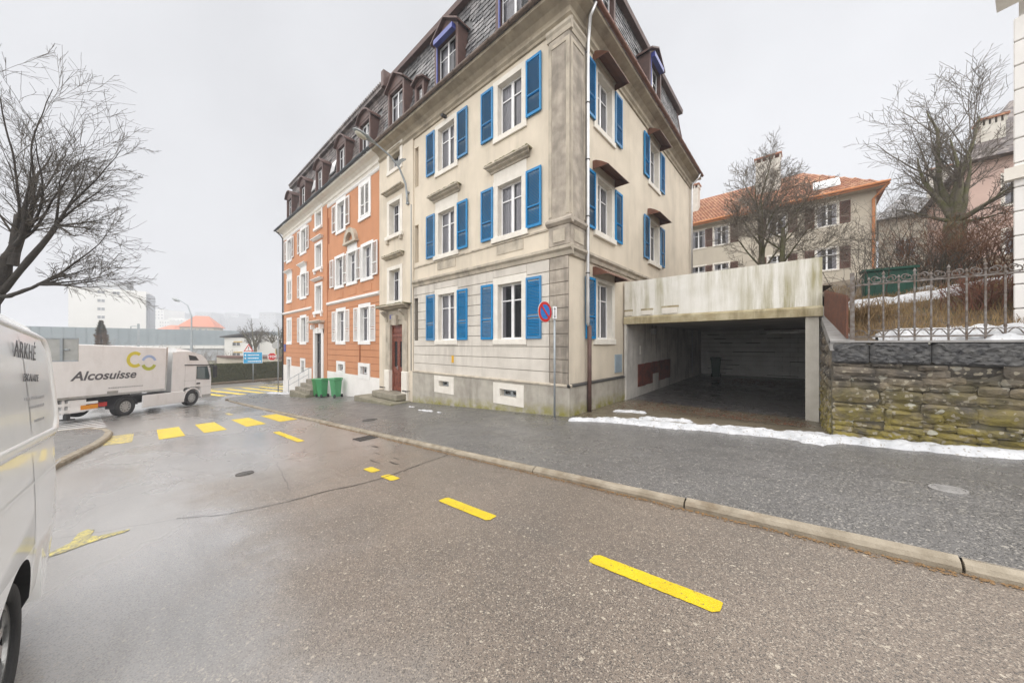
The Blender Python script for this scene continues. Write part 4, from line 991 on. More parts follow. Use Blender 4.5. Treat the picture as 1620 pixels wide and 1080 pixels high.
for i in range(4): FO.mb('door_step', MB().cbox(-24.6 - i * .32, -22.3, -.45 - .22 * i - (.02 if i else 0), -.07 if i == 0 else -.46 - .22 * (i - 1), -3.9, -2.27 - .25 * i, .025), 'step_stone')
rl = FO.mb('handrail', MB().tube([(-25.9, -1.1, -3.2), (-25.9, -1.1, -2.35), (-24.35, -.35, -1.55), (-24.35, -.1, -1.5)], .02, 6), 'grey_metal')
link('handrail_bar', MB().tube([(-25.9, -1.1, -2.75), (-24.35, -.35, -1.95)], .014, 6).tube([(-24.35, -.35, -2.3), (-24.35, -.35, -1.55)], .016, 6).tube([(-25.1, -.72, -2.9), (-25.1, -.72, -1.95)], .016, 6).mesh('handrail_bar', 'grey_metal'), rl)
cornice(FO, XO0, XO1, 'white_stone', True, False); gutter(FO, XO0 - .5, XO1, 'gutter_dark', 'gutter_dark')
tube_part(FO, 'downpipe', [(XO0 - .2, -.50, 9.2), (XO0 - .1, -.2, 8.9), (XO0 + .06, -.08, 8.6), (XO0 + .06, -.08, -2.9)], .05, 'dark_metal')
od = [-16.63, -19.64, -23.18, -26.54, -29.73]
mansard(FO, XO0 - .42, XO1, [(x - .78, x + .78, 9.0, 12.0) for x in od], 'brown_slate', e0=True)
for x in od: dormer(FO, x, 9.62, 1.05, 1.8, .42, arch=True)
for x in (-21.65, -25.04):
    d0 = mans_d(10.5); d1 = mans_d(11.4)
    sk = FO.mb('skylight', MB().hexa([(x - .42, d0 - .09, 10.5), (x + .42, d0 - .09, 10.5), (x + .42, d0 + .02, 10.5), (x - .42, d0 + .02, 10.5), (x - .42, d1 - .09, 11.4), (x + .42, d1 - .09, 11.4), (x + .42, d1 + .02, 11.4), (x - .42, d1 + .02, 11.4)]), 'dark_metal')
    link('pane', MB().hexa([(x - .34, d0 - .10, 10.58), (x + .34, d0 - .10, 10.58), (x + .34, d0 - .08, 10.58), (x - .34, d0 - .08, 10.58), (x - .34, d1 - .105, 11.32), (x + .34, d1 - .105, 11.32), (x + .34, d1 - .08, 11.32), (x - .34, d1 - .08, 11.32)]).mesh('pane', 'van_glass'), sk)
FO.mb('roof_edge', MB().rings([[(s, .32, 12.78), (s, .30, 12.98), (s, .9, 13.1), (s, .9, 12.78)] for s in (XO0 + .3, XO1)]), 'brown_slate')
rt = MB(); x = XO0 + .4
while x < XO1: rt.tube([(x, .24, 12.99), (x, .9, 13.16)], .07, 6); x += .2
FO.mb('ridge_tiles', rt, 'brown_slate', kind='stuff')
FO.mb('party_wall', MB().box(XO1 - .15, XO1 + .1, .1, 6, 12.5, 13.25), 'brown_wood')
FO.mb('flat_roof', MB().box(XO0 + .4, XO1, .5, 12, 12.6, 12.95), 'brown_slate')
FO.mb('end_wall', MB().box(XO0, XO0 + .3, .01, 12, -4.5, 9.2), 'orange_stucco')
for x0, x1, col in ((-31.5, -31.0, 0),):
    FO.mb('street_plate', MB().box(-31.45, -30.95, -.06, -.035, -.55, -.28), 'plate_blue'); FO.mb('street_plate', MB().box(-31.45, -30.95, -.06, -.035, -.24, .03), 'plate_blue')
tube_part(FO, 'conduit', [(-17.3, -.06, -.9), (-17.3, -.06, .0)], .02, 'orange_joint', 6)

# ------------------------------------------------------------------ garage under the terrace
GY = 11.0; GX0, GX1 = XR + .07, .34
gr = thing('garage', 'open concrete garage with a stained white parapet beside the corner house', 'garage', (-2.2, 15, -1.9))
def gbox(name, m, *a, kind=None, parent=gr): return MB().box(*a).obj(name, m, parent, kind=kind)
gbox('parapet', 'parapet_white', GX0 - .02, GX1 + .02, GY, GY + .22, .955, 2.145)
MB().rings([[(x, GY - .06, .70), (x, GY - .06, .90), (x, GY - .005, .957), (x, GY + .25, .957), (x, GY + .25, .70)] for x in (GX0 - .03, GX1 + .03)]).obj('slab_lip', 'lip_concrete', gr)
gbox('roof_slab', 'ceiling_concrete', GX0, GX1 + .2, GY + .25, 22.2, .79, .95)
gbox('side_wall', 'garage_wall', GX0 - .02, GX0 + .06, GY - .02, 22.2, -2.6, .789)
gbox('side_wall', 'garage_wall', GX1 + .02, GX1 + .22, GY + .25, 22.2, -2.6, .789)
# white-painted block wall at the back: each block by itself
gbox('back_wall', 'dark_metal', GX0 + .06, GX1 + .02, 22.16, 22.4, -2.3, .789)
for r in range(11):
    z = -1.86 + r * .245; x = GX0 + .07 - (.31 if r % 2 else 0)
    while x < GX1 + .0:
        p, q = max(x, GX0 + .065), min(x + .61, GX1 + .015)
        if q - p > .08: MB().cbox(p, q, 22.0 + rnd.uniform(0, .012), 22.16, z, min(z + .235 - (rnd.random() < .25) * .02, .785), .01).obj('block', 'block_white', gr)
        x += .62
MB().hexa([(.05, GY + .02, -2.2), (.30, GY + .02, -2.2), (.30, GY + .3, -2.2), (.05, GY + .3, -2.2), (.05, GY + .02, .698), (.30, GY + .02, .698), (.30, GY + .3, .698), (.05, GY + .3, .698)]).obj('pillar', 'pillar', gr)
for i in range(5): gbox('rust_board', 'rust_board', GX0 + .06, GX0 + .085, 12.0 + i * .78, 12.0 + i * .78 + .76, -1.55 + (.35 if i == 2 else .0) + .02 * i, -.72 + .02 * i)
gbox('switch_box', 'garage_wall', GX0 + .06, GX0 + .09, 12.2, 12.5, -.35, -.05); gbox('wall_lamp', 'zinc', GX0 + .06, GX0 + .2, 13.4, 13.6, .42, .64)
MB().tube([(-1.05, 16, .44), (.3, 16, .46)], .03, 6).obj('rail_bar', 'sign_white', gr); MB().tube([(-1.2, 17, .62), (.3, 17, .62)], .025, 6).obj('rail_bar', 'brown_wood', gr)
for x0, x1, z0, z1 in ((-4.57, -4.33, .99, 1.13), (-4.0, -3.66, .99, 1.13), (-3.35, -2.9, .99, 1.17)):
    gbox('drain_opening', 'white_stone', x0, x1, GY - .035, GY, z0, z1); gbox('drain_frame', 'lip_concrete', x0 - .03, x1 + .03, GY - .02, GY - .002, z1, z1 + .06)
# floor and driveway
def drive_z(x, y):
    t = min(max((y - 7.5) / 3.2, 0), 1); t = t * t * (3 - 2 * t); f = -1.9 + max(0, y - 11.5) * .017
    return lerp(interp(x, FZ) + .004, f, t)
sheet('driveway', 'drive_concrete', frange(XR + .02, .6, .35), frange(7.55, 11.2, .3), drive_z)
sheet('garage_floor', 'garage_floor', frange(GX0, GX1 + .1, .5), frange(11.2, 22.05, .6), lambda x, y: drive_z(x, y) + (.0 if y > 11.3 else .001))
lv = MB()
for k in range(1500):
    if k < 900: x, y = rnd.gauss(-1.7, .9), rnd.gauss(19.2, .8)
    else: x, y = rnd.uniform(-4.3, .2), rnd.gauss(9.9, .45) + (rnd.random() * .5)
    if not (GX0 + .1 < x < GX1 - .05): continue
    a = rnd.random() * 6.3; s = rnd.uniform(.015, .045); z = drive_z(x, y) + .006 + rnd.random() * .02; c, n = math.cos(a) * s, math.sin(a) * s
    lv.quad((x - c, y - n, z), (x + n * .6, y - c * .6, z + .012), (x + c, y + n, z + .004), (x - n * .6, y + c * .6, z + .01))
lv.obj('fallen_leaves', 'leaf', kind='stuff')
# ------------------------------------------------------------------ retaining wall
rw = thing('retaining_wall', 'mossy rubble retaining wall under dark rough-hewn coping blocks', 'wall', (2.5, 7.8, -1.5))
MB().box(.37, 9, YF + .085, YF + .5, -2.6, -.02).obj('core', 'mortar', rw)
MB().rings([[(.36 + .0, YF + .12, -2.3), (.60, YF + .12, -2.3), (.60, YF + .12, .0), (.36, YF + .12, .0)], [(.36, GY + .2, -2.3), (.56, GY + .2, -2.3), (.56, GY + .2, .68), (.36, GY + .2, .68)]]).obj('return_wall', 'mortar', rw)
cx = [.36, .78, 1.02 + .37, 2.2, 3.15, 4.2, 5.3, 6.4]
def rough_block(nx, nz, amp, seed, key):
    """unit block 0..1 in x and z, depth 0..1, front face dented"""
    r = random.Random(seed); b = MB(); idx = {}
    for i in range(nx + 1):
        for k in range(nz + 1):
            e = i in (0, nx) or k in (0, nz); cx_, ck = i / nx, k / nz
            if e: dx, dz, dy = r.uniform(-.03, .03) * (0 < i < nx), r.uniform(-.05, .05) * (0 < k < nz), .35 * amp + r.random() * .2 * amp
            else: dx, dz, dy = r.uniform(-.3, .3) / nx, r.uniform(-.3, .3) / nz, -r.random() * amp * .8
            if i in (0, nx) and k in (0, nz): cx_ += (.06 if i == 0 else -.06) * r.random(); ck += (.16 if k == 0 else -.16) * r.random()
            idx[i, k] = len(b.v); b.v.append((cx_ + dx, dy, ck + dz))
    for i in range(nx):
        for k in range(nz):
            q = (idx[i, k], idx[i + 1, k], idx[i + 1, k + 1], idx[i, k + 1])
            b.f += [(q[0], q[1], q[2]), (q[0], q[2], q[3])] if (i + k) % 2 else [(q[0], q[1], q[3]), (q[1], q[2], q[3])]
    per = [(i, 0) for i in range(nx)] + [(nx, k) for k in range(nz)] + [(i, nz) for i in range(nx, 0, -1)] + [(0, k) for k in range(nz, 0, -1)]
    ba = len(b.v)
    for p in per: v = b.v[idx[p]]; b.v.append((v[0], 1., v[2]))
    for i in range(len(per)): j = (i + 1) % len(per); b.f.append((idx[per[i]], ba + i, ba + j, idx[per[j]]))
    return b
for i, (a, c) in enumerate(zip(cx, cx[1:])):
    b = rough_block(max(4, int((c - a) * 26)), 10, .16, 50 + i, None)
    b.v = [(a + .004 + p[0] * (c - a - .008), YF + .02 + p[1] * .3, -.30 + p[2] * .33) for p in b.v]
    b.obj('coping_block', 'stone_dark', rw)
MB().box(.34, 9, YF + .005, YF + .5, .032, .062).obj('coping_slab', 'coping', rw)
MB().hexa([(.34, YF + .03, -.1), (.62, YF + .03, -.1), (.58, GY + .2, .5), (.34, GY + .2, .5), (.34, YF + .03, .066), (.62, YF + .03, .066), (.58, GY + .2, .70), (.34, GY + .2, .70)]).obj('sloping_coping', 'coping', rw)
SM = [rough_block(4, 3, .16, 100 + k, None).mesh('stone', 'rubble') for k in range(16)]
px0 = .37
while px0 < 4.4:
    px1 = px0 + rnd.uniform(.38, .8); z = -1.66
    while z < -.33:
        h = min(rnd.choice([.07, .10, .13, .17, .22]), -.29 - z)
        if h < .045: break
        x = px0 - rnd.uniform(0, .10) * (px0 > .4)
        e_ = px1 + rnd.uniform(-.02, .12)
        while x < e_ - .04:
            w_ = min(rnd.uniform(1.1, 3.4) * h + .05, e_ - x)
            if e_ - x - w_ < .06: w_ = e_ - x
            if rnd.random() > .035: link('stone', rnd.choice(SM), rw, (x, YF + .035 + rnd.uniform(-.03, .03), z + rnd.uniform(-.012, .012)), (rnd.uniform(-.05, .05), rnd.uniform(-.07, .07), rnd.uniform(-.05, .05)), None, True, (w_ * 1.02, .24, h * rnd.uniform(1.0, 1.1)))
            x += w_
        z += h
    px0 = px1
z = -1.95
while z < .3:                                   # stones of the return beside the driveway
    h = rnd.choice([.13, .18, .24]); y = YF + .16
    while y < GY - .1:
        w_ = rnd.uniform(.25, .6)
        if z + h < interp(y, [(YF, -.1), (GY, .5)]): link('stone', rnd.choice(SM), rw, (.335 + rnd.uniform(-.02, .02), y + w_, z), (0, 0, R(-90)), None, True, (w_ - .02, .2, h - .014))
        y += w_
    z += h
# ------------------------------------------------------------------ railings
fy = YF + .30
fn = thing('iron_railing', 'grey wrought-iron railing with scrolled top on the stone wall', 'railing', (2, fy, .06))
MB().box(.56, 6.5, fy - .014, fy + .014, .115, .14).obj('bottom_rail', 'rail_iron', fn); MB().box(.56, 6.5, fy - .013, fy + .013, .96, .98).obj('top_rail', 'rail_iron', fn)
def spiral(cx_, cz, r, a0, turns, n=16, sgn=1): return [(cx_ + r * (1 - .65 * k / n) * math.cos(a0 + sgn * turns * 2 * math.pi * k / n), 0, cz + r * (1 - .65 * k / n) * math.sin(a0 + sgn * turns * 2 * math.pi * k / n)) for k in range(n + 1)]
fb = MB().box(-.0095, .0095, -.0095, .0095, .0, 1.06); fb.cyl((0, 0, .99), 2, .022, .025, 8); fb.cyl((0, 0, 1.06), 2, .022, .05, 8, .004); fb.cyl((0, 0, .2), 2, .017, .03, 8)
fb = fb.mesh('bar', 'rail_iron')
sc_ = MB()
for e in (-1, 1): sc_.tube([(e * .02, 0, .995)] + [(e * p[0], p[1], p[2]) for p in spiral(.085, 1.055, .06, -math.pi * .7, .95)], .008, 5)
sc_ = sc_.mesh('top_scroll', 'rail_iron', True)
lo_ = MB()
for e in (-1, 1): lo_.tube([(e * .012, 0, .15)] + [(e * (.10 - .075 * math.cos(t)), 0, .15 + .085 * math.sin(t)) for t in [math.pi * k / 10 for k in range(1, 9)]], .007, 5)
lo_ = lo_.mesh('bottom_scroll', 'rail_iron', True)
x = .80; k = 0
while x < 6.3:
    link('bar', fb, fn, (x, fy, .06), world=True, scale=(1, 1, 1 if k % 2 else .93)); link('top_scroll', sc_, fn, (x, fy, .0 if k % 2 else -.02), world=True); link('bottom_scroll', lo_, fn, (x, fy, .0), world=True)
    x += .158; k += 1
bf = thing('rusty_fence', 'rusty brown upright-slat fence climbing beside the garage', 'fence', (.47, 9.2, .2))
for k in range(34):
    t = k / 33; x = lerp(.545, .40, t); y = lerp(YF + .16, GY - .1, t); z0 = lerp(.10, .70, t); z1 = lerp(.80, 1.30, t) + rnd.uniform(-.01, .01)
    MB().box(x - .012, x + .012, y - .036, y + .036, z0, z1).obj('slat', 'rust_fence', bf)
for q in (.12, .62): MB().hexa([(.56, YF + .12, .1 + q), (.58, YF + .12, .1 + q), (.44, GY - .08, .70 + q * .85), (.42, GY - .08, .70 + q * .85), (.56, YF + .12, .14 + q), (.58, YF + .12, .14 + q), (.44, GY - .08, .74 + q * .85), (.42, GY - .08, .74 + q * .85)]).obj('fence_rail', 'rust_fence', bf)
MB().box(.575, .625, YF + .10, YF + .15, .06, 1.16).obj('post', 'rail_iron', bf)
# ------------------------------------------------------------------ snow
def snow(name, path, label=None, res=.028, seed=1, zf=pave_z, lift=.0, hmax=.08, parent=None):
    """path of (x, y, half-width); ragged mound, melted at the edges"""
    b = MB(); idx = {}
    xs = [p[0] for p in path]; x0, x1 = min(xs) - .4, max(xs) + .4; y0 = min(p[1] - p[2] for p in path) - .2; y1 = max(p[1] + p[2] for p in path) + .2
    nx, ny = int((x1 - x0) / res), int((y1 - y0) / res)
    def H(x, y):
        best = -1
        for (ax, ay, aw), (bx, by, bw) in zip(path, path[1:]):
            dx, dy = bx - ax, by - ay; L2 = dx * dx + dy * dy; t = min(max(((x - ax) * dx + (y - ay) * dy) / L2, 0), 1)
            d = math.hypot(x - ax - dx * t, y - ay - dy * t); w_ = lerp(aw, bw, t); best = max(best, 1 - d / max(w_, .01))
        if best < -1.: return -1
        n = noise.noise((x * 1.6 + seed, y * 2.6, seed)) * .75 + noise.noise((x * 7 + seed, y * 7, 3)) * .4 + noise.noise((x * 20, y * 20, seed)) * .1
        return best + n
    hh = {}
    for i in range(nx + 1):
        for j in range(ny + 1): hh[i, j] = H(x0 + i * res, y0 + j * res)
    for i in range(nx):
        for j in range(ny):
            c = [(i, j), (i + 1, j), (i + 1, j + 1), (i, j + 1)]
            if sum(hh[q] > 0 for q in c) >= 1:
                for q in c:
                    if q not in idx:
                        x, y = x0 + q[0] * res, y0 + q[1] * res; h = max(hh[q], 0)
                        idx[q] = len(b.v); b.v.append((x, y, zf(x, y) + lift + (hmax * min(1, h * 1.6) ** .7 if hh[q] > 0 else max(-.25, hh[q]) * hmax * 2) + (.03 * noise.noise((x * 5, y * 5, 0)) + .02 * noise.noise((x * 13, y * 13, 4))) * min(1, h * 3)))
                b.f.append(tuple(idx[q] for q in c))
    if b.f: return b.obj(name, 'snow', parent, kind='stuff', smooth=True)
def walk_z(x, y): return pave_z(x, min(y, 7.5)) if y < 7.55 or x > .4 else drive_z(x, y)
snow('snow_bank', [(-4.3, 7.05, .08), (-3.6, 7.3, .16), (-3.0, 7.42, .20), (-2.2, 7.36, .19), (-1.3, 7.38, .16), (-.3, 7.38, .22), (.15, 7.45, .38), (.6, 7.40, .20), (1.3, 7.38, .16), (2.2, 7.39, .16), (4, 7.42, .2)], seed=2, zf=walk_z)
snow('snow_bank', [(-3.9, 8.75, .10), (-3.5, 8.9, .16), (-3.2, 8.85, .08)], seed=5, zf=walk_z, hmax=.05)
snow('snow_bank', [(-2.9, 8.0, .1), (-2.4, 8.1, .14), (-1.9, 8.0, .1)], seed=9, zf=walk_z, hmax=.05)
snow('snow_patch', [(-10.1, 6.4, .05), (-9.6, 6.45, .10), (-9.3, 6.4, .04)], seed=4, hmax=.02)
snow('snow_patch', [(-9.0, 6.4, .03), (-8.85, 6.42, .05)], seed=6, hmax=.015); snow('snow_patch', [(-11.2, 6.7, .03), (-11.0, 6.72, .05)], seed=8, hmax=.015)
snow('snow_bank', [(-32.2, 6.8, .25), (-30.5, 7.0, .3), (-28.6, 7.1, .2)], seed=3, hmax=.08, res=.07)

# ------------------------------------------------------------------ hillside behind the wall
def hill_z(x, y):
    z = interp(y, [(7.6, .045), (8.9, .10), (9.5, .25), (10.9, .84), (11.5, .92), (14, 1.28), (20, 2.4), (30, 4.0), (60, 6.5)])
    z += .10 * max(0, x - .6) * min(1, max(0, y - 9.2) / 2)
    return z + .05 * noise.noise((x * .9, y * .9, 0)) * min(1, max(0, y - 9))
sheet('hillside', 'soil', frange(.57, 12, .4) + [16, 24, 40, 70], frange(7.95, 20, .35) + [24, 30, 40, 60, 90], hill_z)
sheet('garden_terrace', 'soil', frange(GX0, .57, .8), [GY + .23] + frange(12, 22, 1.5) + [30, 40, 60, 90], lambda x, y: lerp(1.45, 3.2, min(1, (y - 11) / 20)) if y < 31 else hill_z(.6, y) * .8)
snow('snow_bank', [(1.35, 8.6, .55), (2, 8.6, .8), (3.4, 8.6, .8), (5.5, 8.6, .8)], seed=12, zf=hill_z, hmax=.17, res=.06)
snow('snow_ledge', [(.65, 10.9, .16), (1.1, 11.0, .2), (1.8, 11.1, .16), (2.4, 11.15, .1)], seed=13, zf=hill_z, hmax=.14, res=.06)
snow('snow_ledge', [(2.5, 12.2, .1), (3.3, 12.4, .18), (5, 12.5, .2)], seed=15, zf=hill_z, hmax=.16, res=.07)
snow('snow_ledge', [(1.75, 13.4, .1), (2.1, 13.5, .22), (2.5, 13.6, .12)], seed=16, zf=hill_z, hmax=.14, res=.07)
# dry stems over the bank
gm = MB()
for k in range(16000):
    y = rnd.uniform(9.0, 11.8) if rnd.random() < .8 else rnd.uniform(11.5, 20); x = rnd.uniform(.65, 7); z = hill_z(x, y)
    if 10.75 < y < 11.3 and x < 2.5: continue
    L = rnd.uniform(.06, .30); a = rnd.random() * 6.3; l = rnd.uniform(.2, 1.1) * L; s = rnd.uniform(.002, .004); cx_, cy_ = math.cos(a) * l, math.sin(a) * l
    gm.add([(x - s, y, z - .01), (x + s, y, z - .01), (x + cx_ * .4 + s, y + cy_ * .4, z + L * .65), (x + cx_ * .4 - s, y + cy_ * .4, z + L * .65), (x + cx_, y + cy_, z + L * .7)], [(0, 1, 2, 3), (3, 2, 4)])
gm.obj('dry_grass', 'dry_grass', kind='stuff')

# ------------------------------------------------------------------ white van beside the camera
SLOPE = math.atan(.077)
van = thing('van', 'white panel van with grey lettering parked at the roadside', 'van', (-3.12, -1.435, road_z(-3.12)), (0, -SLOPE, 0))
VS = [(0, .30), (.90, .30), (.955, .42), (.985, .75), (.985, 1.0), (.975, 1.25), (.955, 1.6), (.93, 1.9), (.905, 2.07), (.85, 2.16), (.70, 2.22), (0, 2.26)]
def van_y(z): return interp(z, [(q, p) for p, q in VS[2:10]])
def van_ring(x, kw, top, low, lean=0.):
    P = [(y * kw, .30 + (z - .30) * top if z > .3 else z + low) for y, z in VS]
    return [(x + lean * z, y, z) for y, z in P] + [(x + lean * z, -y, z) for y, z in reversed(P[1:-1])]
b = MB()
b.rings([van_ring(-1.36, .86, .93, .12, .03), van_ring(-1.33, .93, .965, .08, .03), van_ring(-1.25, .975, .985, .03, .02), van_ring(-1.05, .995, .997, 0), van_ring(-.4, 1, 1, 0), van_ring(.8, 1, 1, 0), van_ring(1.9, 1, .995, 0), van_ring(2.35, .99, .96, 0, .02), van_ring(2.75, .97, .80, 0), van_ring(3.15, .95, .54, 0), van_ring(3.5, .88, .42, 0), van_ring(3.62, .78, .34, .05)])
me = b.mesh('body', 'van_paint', True)
body = link('body', me, van)
cut = MB()
for x in (0, 2.95):
    for s in (-1, 1): cut.cyl((x, .66 if s > 0 else -1.2, .335), 1, .415, .54, 40)
co = link('cutter', cut.mesh('cutter', 'black_plastic'), van)
bm_ = body.modifiers.new('arches', 'BOOLEAN'); bm_.object = co; bm_.operation = 'DIFFERENCE'; bm_.solver = 'EXACT'
bpy.context.view_layer.update()
nm = bpy.data.meshes.new_from_object(body.evaluated_get(bpy.context.evaluated_depsgraph_get()))
body.modifiers.clear(); body.data = nm; bpy.data.objects.remove(co)
nm.materials.clear(); nm.materials.append(MATS['van_paint']); nm.materials.append(MATS['black_plastic'])
for p in nm.polygons:
    c = p.center; ins = any(math.hypot(c.x - x, c.z - .335) < .43 for x in (0, 2.95)) and abs(c.y) < .97
    p.material_index = 1 if ins and abs(p.normal.y) < .5 or (ins and abs(c.y) < .7) else 0
    p.use_smooth = not (p.material_index == 1 or len(p.vertices) > 6)
def side_panel(name, x0, x1, z0, z1, r, off, m, s, parent, ring=0., bulge=0.):
    """rounded-rectangle panel lying on the curved van side (s = +1 left, -1 right)"""
    def outline(g):
        P = []
        for cx_, cz, a0 in ((x1 - r, z1 - r, 0), (x0 + r, z1 - r, 90), (x0 + r, z0 + r, 180), (x1 - r, z0 + r, 270)):
            for k in range(7):
                a = R(a0 + 15 * k); P.append((cx_ + (r - g) * math.cos(a), cz + (r - g) * math.sin(a)))
        return P
    b = MB(); Y = lambda z, e: s * (van_y(z) + e)
    if ring:
        O, I = outline(0), outline(ring); n = len(O); M_ = outline(ring * .5)
        b.rings([[(x, Y(z, -.01), z) for x, z in O], [(x, Y(z, off), z) for x, z in O], [(x, Y(z, off + bulge), z) for x, z in M_], [(x, Y(z, off - .008), z) for x, z in I], [(x, Y(z, -.01), z) for x, z in I]], cap=False)
    else:
        O = outline(0); n = len(O); zs = frange(z0, z1, .08)
        for za, zb in zip(zs, zs[1:]):
            def ext(z):
                e = 0
                if z > z1 - r: e = r - math.sqrt(max(0, r * r - (z - z1 + r) ** 2))
                if z < z0 + r: e = r - math.sqrt(max(0, r * r - (z0 + r - z) ** 2))
                return x0 + e, x1 - e
            a0, a1 = ext(za); c0, c1_ = ext(zb)
            b.quad((a0, Y(za, off), za), (a1, Y(za, off), za), (c1_, Y(zb, off), zb), (c0, Y(zb, off), zb))
    return link(name, b.mesh(name, m, True), parent)
for s in (1, -1):
    gl = side_panel('side_window', -1.08, .55, 1.40, 2.05, .12, .004, 'van_glass', s, van)
    side_panel('window_rim', -1.15, .62, 1.34, 2.11, .15, .006, 'van_paint', s, van, .07, .014)
    side_panel('side_window', .85, 2.1, 1.40, 2.0, .12, .004, 'cab_glass', s, van)
for x in (-.30, .70): side_panel('panel_seam', x - .004, x + .004, .62, 1.30, .003, .0015, 'black_plastic', 1, van)
side_panel('crease', -1.2, 2.4, 1.12, 1.135, .006, .006, 'van_paint', 1, van); side_panel('window_divider', .0 - .30, .0 - .285, 1.42, 2.03, .005, .006, 'text_soft', 1, van)
tilt = math.atan2(.04, .35)
for tx, sz, x, z, m in (('ARKHÉ', .14, -.06, 1.885, 'text_grey'), ('ESCALADE', .066, -.2, 1.745, 'text_grey'), ('bloc · mur · grimpe', .036, .20, 1.56, 'text_soft'), ('www.arkhe.ch', .036, .10, 1.50, 'text_soft')):
    if m == 'text_soft': continue
    text('lettering', tx, sz, m, van, (x, van_y(z) + .008, z), (R(90) + tilt * .0, 0, R(180)), sx=1.12 if tx == 'ARKHÉ' else 1.1, space=1.15 if tx == 'ARKHÉ' else 1.25)
# worn illegible small lines of print: broken short strokes
for z, x0, x1 in ((1.63, -.19, -.74), (1.575, -.29, -.70), (1.485, -.40, -.68)):
    b = MB(); x = x0
    while x > x1:
        w_ = rnd.uniform(.012, .03); b.box(x - w_, x, van_y(z) + .0045, van_y(z) + .006, z, z + rnd.uniform(.012, .02)); x -= w_ + rnd.uniform(.006, .014)
    link('fine_print', b.mesh('fine_print', 'text_soft'), van)
def wheel(parent, c, axis_sign, r, wd, spokes=6, tyre_r=.68, name='wheel'):
    """tyre with rounded shoulder, rim dish and spokes; outer face towards axis_sign*y"""
    b = MB(); P = []; n = 36
    prof = [(r * tyre_r, 0), (r * .95, 0), (r * .99, .02), (r, .05), (r, wd - .05), (r * .99, wd - .02), (r * .92, wd), (r * tyre_r, wd - .01), (r * tyre_r, .02)]
    for k in range(n):
        a = 2 * math.pi * k / n; P.append([(rr * math.cos(a), axis_sign * y, rr * math.sin(a)) for rr, y in prof])
    P.append(P[0]); b.rings(P, cap=False)
    w_ = link(name, b.mesh('tyre', 'tyre', True), parent, c)
    h = MB(); R0 = r * tyre_r; y0 = wd - .045
    h.ring((0, axis_sign * y0 if axis_sign > 0 else -y0 - .02, 0), 1, R0 * .86, R0 * 1.01, .02, 36); h.cyl((0, axis_sign * (y0 - .03) if axis_sign > 0 else -y0 - .01, 0), 1, R0 * .26, .045, 20)
    for k in range(spokes):
        a = 2 * math.pi * k / spokes; d = Vector((math.cos(a), 0, math.sin(a))); q = Vector((-math.sin(a), 0, math.cos(a))); P = []
        for rr, ww, yy in ((R0 * .2, R0 * .17, y0 + .005), (R0 * .55, R0 * .12, y0 + .012), (R0 * .9, R0 * .2, y0 + .004)):
            p = d * rr; P.append([tuple(p + q * ww + Vector((0, axis_sign * yy, 0))), tuple(p - q * ww + Vector((0, axis_sign * yy, 0))), tuple(p - q * ww * .8 + Vector((0, axis_sign * (yy - .03), 0))), tuple(p + q * ww * .8 + Vector((0, axis_sign * (yy - .03), 0)))])
        h.rings(P)
    link('rim', h.mesh('rim', 'rim'), w_)
    link('hub_back', MB().cyl((0, axis_sign * (y0 - .09) if axis_sign > 0 else -(y0 - .07), 0), 1, R0, .02, 30).mesh('hub_back', 'black_plastic'), w_)
    return w_
for x in (0, 2.95):
    wheel(van, (x, .73, .335), 1, .335, .215, 7); wheel(van, (x, -.73, .335), -1, .335, .215, 7)
link('rear_bumper', MB().rings([[(-1.36, -.7, z), (-1.39, -.4, z), (-1.40, 0, z), (-1.39, .4, z), (-1.36, .7, z), (-1.24, .88, z), (-.95, .955, z), (-.60, .975, z), (-.60, .9, z), (-1.0, .88, z), (-1.0, -.88, z), (-.60, -.9, z), (-.60, -.975, z), (-.95, -.955, z), (-1.24, -.88, z)] for z in (.32, .40, .60, .64)]).mesh('rear_bumper', 'van_paint'), van)
link('underbody', MB().box(-1.2, 3.3, -.85, .85, .22, .32).mesh('underbody', 'black_plastic'), van)
for s in (-1, 1): link('tail_light', MB().box(-1.34, -1.24, s * .80 if s > 0 else -.93, .93 if s > 0 else s * .80, .95, 1.5).mesh('tail_light', 'red_lens'), van)

# ------------------------------------------------------------------ articulated lorry crossing the junction
TA = math.atan2(.678, -.735)
lor = thing('truck', 'white articulated truck with grey lettering turning across the junction', 'truck', (-27.81, -1.65, -3.80), (0, R(2.6), TA))
# (local x forward, y left; the side seen is y = -1.27)
def tp(name, b, m, parent=lor, smooth=False, kind=None): return link(name, b.mesh(name, m, smooth), parent, kind=kind)
trl = tp('trailer_box', MB().cbox(-11.5, 2.15, -1.275, 1.275, 1.22, 3.72, .03), 'truck_white')
tp('side_rail', MB().box(-11.5, 2.15, -1.285, 1.285, 1.16, 1.27), 'rim', trl); tp('front_edge', MB().box(2.10, 2.17, -1.29, 1.29, 1.2, 3.74), 'rim', trl)
tp('trailer_chassis', MB().box(-11.3, .9, -.55, .55, .85, 1.16).box(-9.5, -6.5, -1.1, 1.1, .78, 1.15), 'black_plastic')
tp('side_guard', MB().box(-6.5, -1.3, -1.25, -1.2, .55, .68).box(-6.5, -1.3, -1.25, -1.2, .86, .98).box(-2.7, -2.6, -1.24, -1.15, .5, 1.15), 'truck_white')
tp('toolbox', MB().cbox(-2.45, -1.75, -1.24, -.6, .5, 1.12, .03), 'truck_white'); tp('landing_leg', MB().box(-2.2, -2.05, -.9, -.75, .2, .9).box(-2.3, -1.95, -1., -.65, .16, .22), 'dark_metal')
for x in (-9.3, -8.0, -6.7):
    for s in (-1, 1): wheel(lor, (x, s * .95, .5), s, .5, .3, 10, .56)
text('lettering', 'Alcosuisse', .60, 'text_grey', lor, (-2.45, -1.28, 2.02), (R(90), 0, 0), shear=.25, bold=.014, sx=1.12)
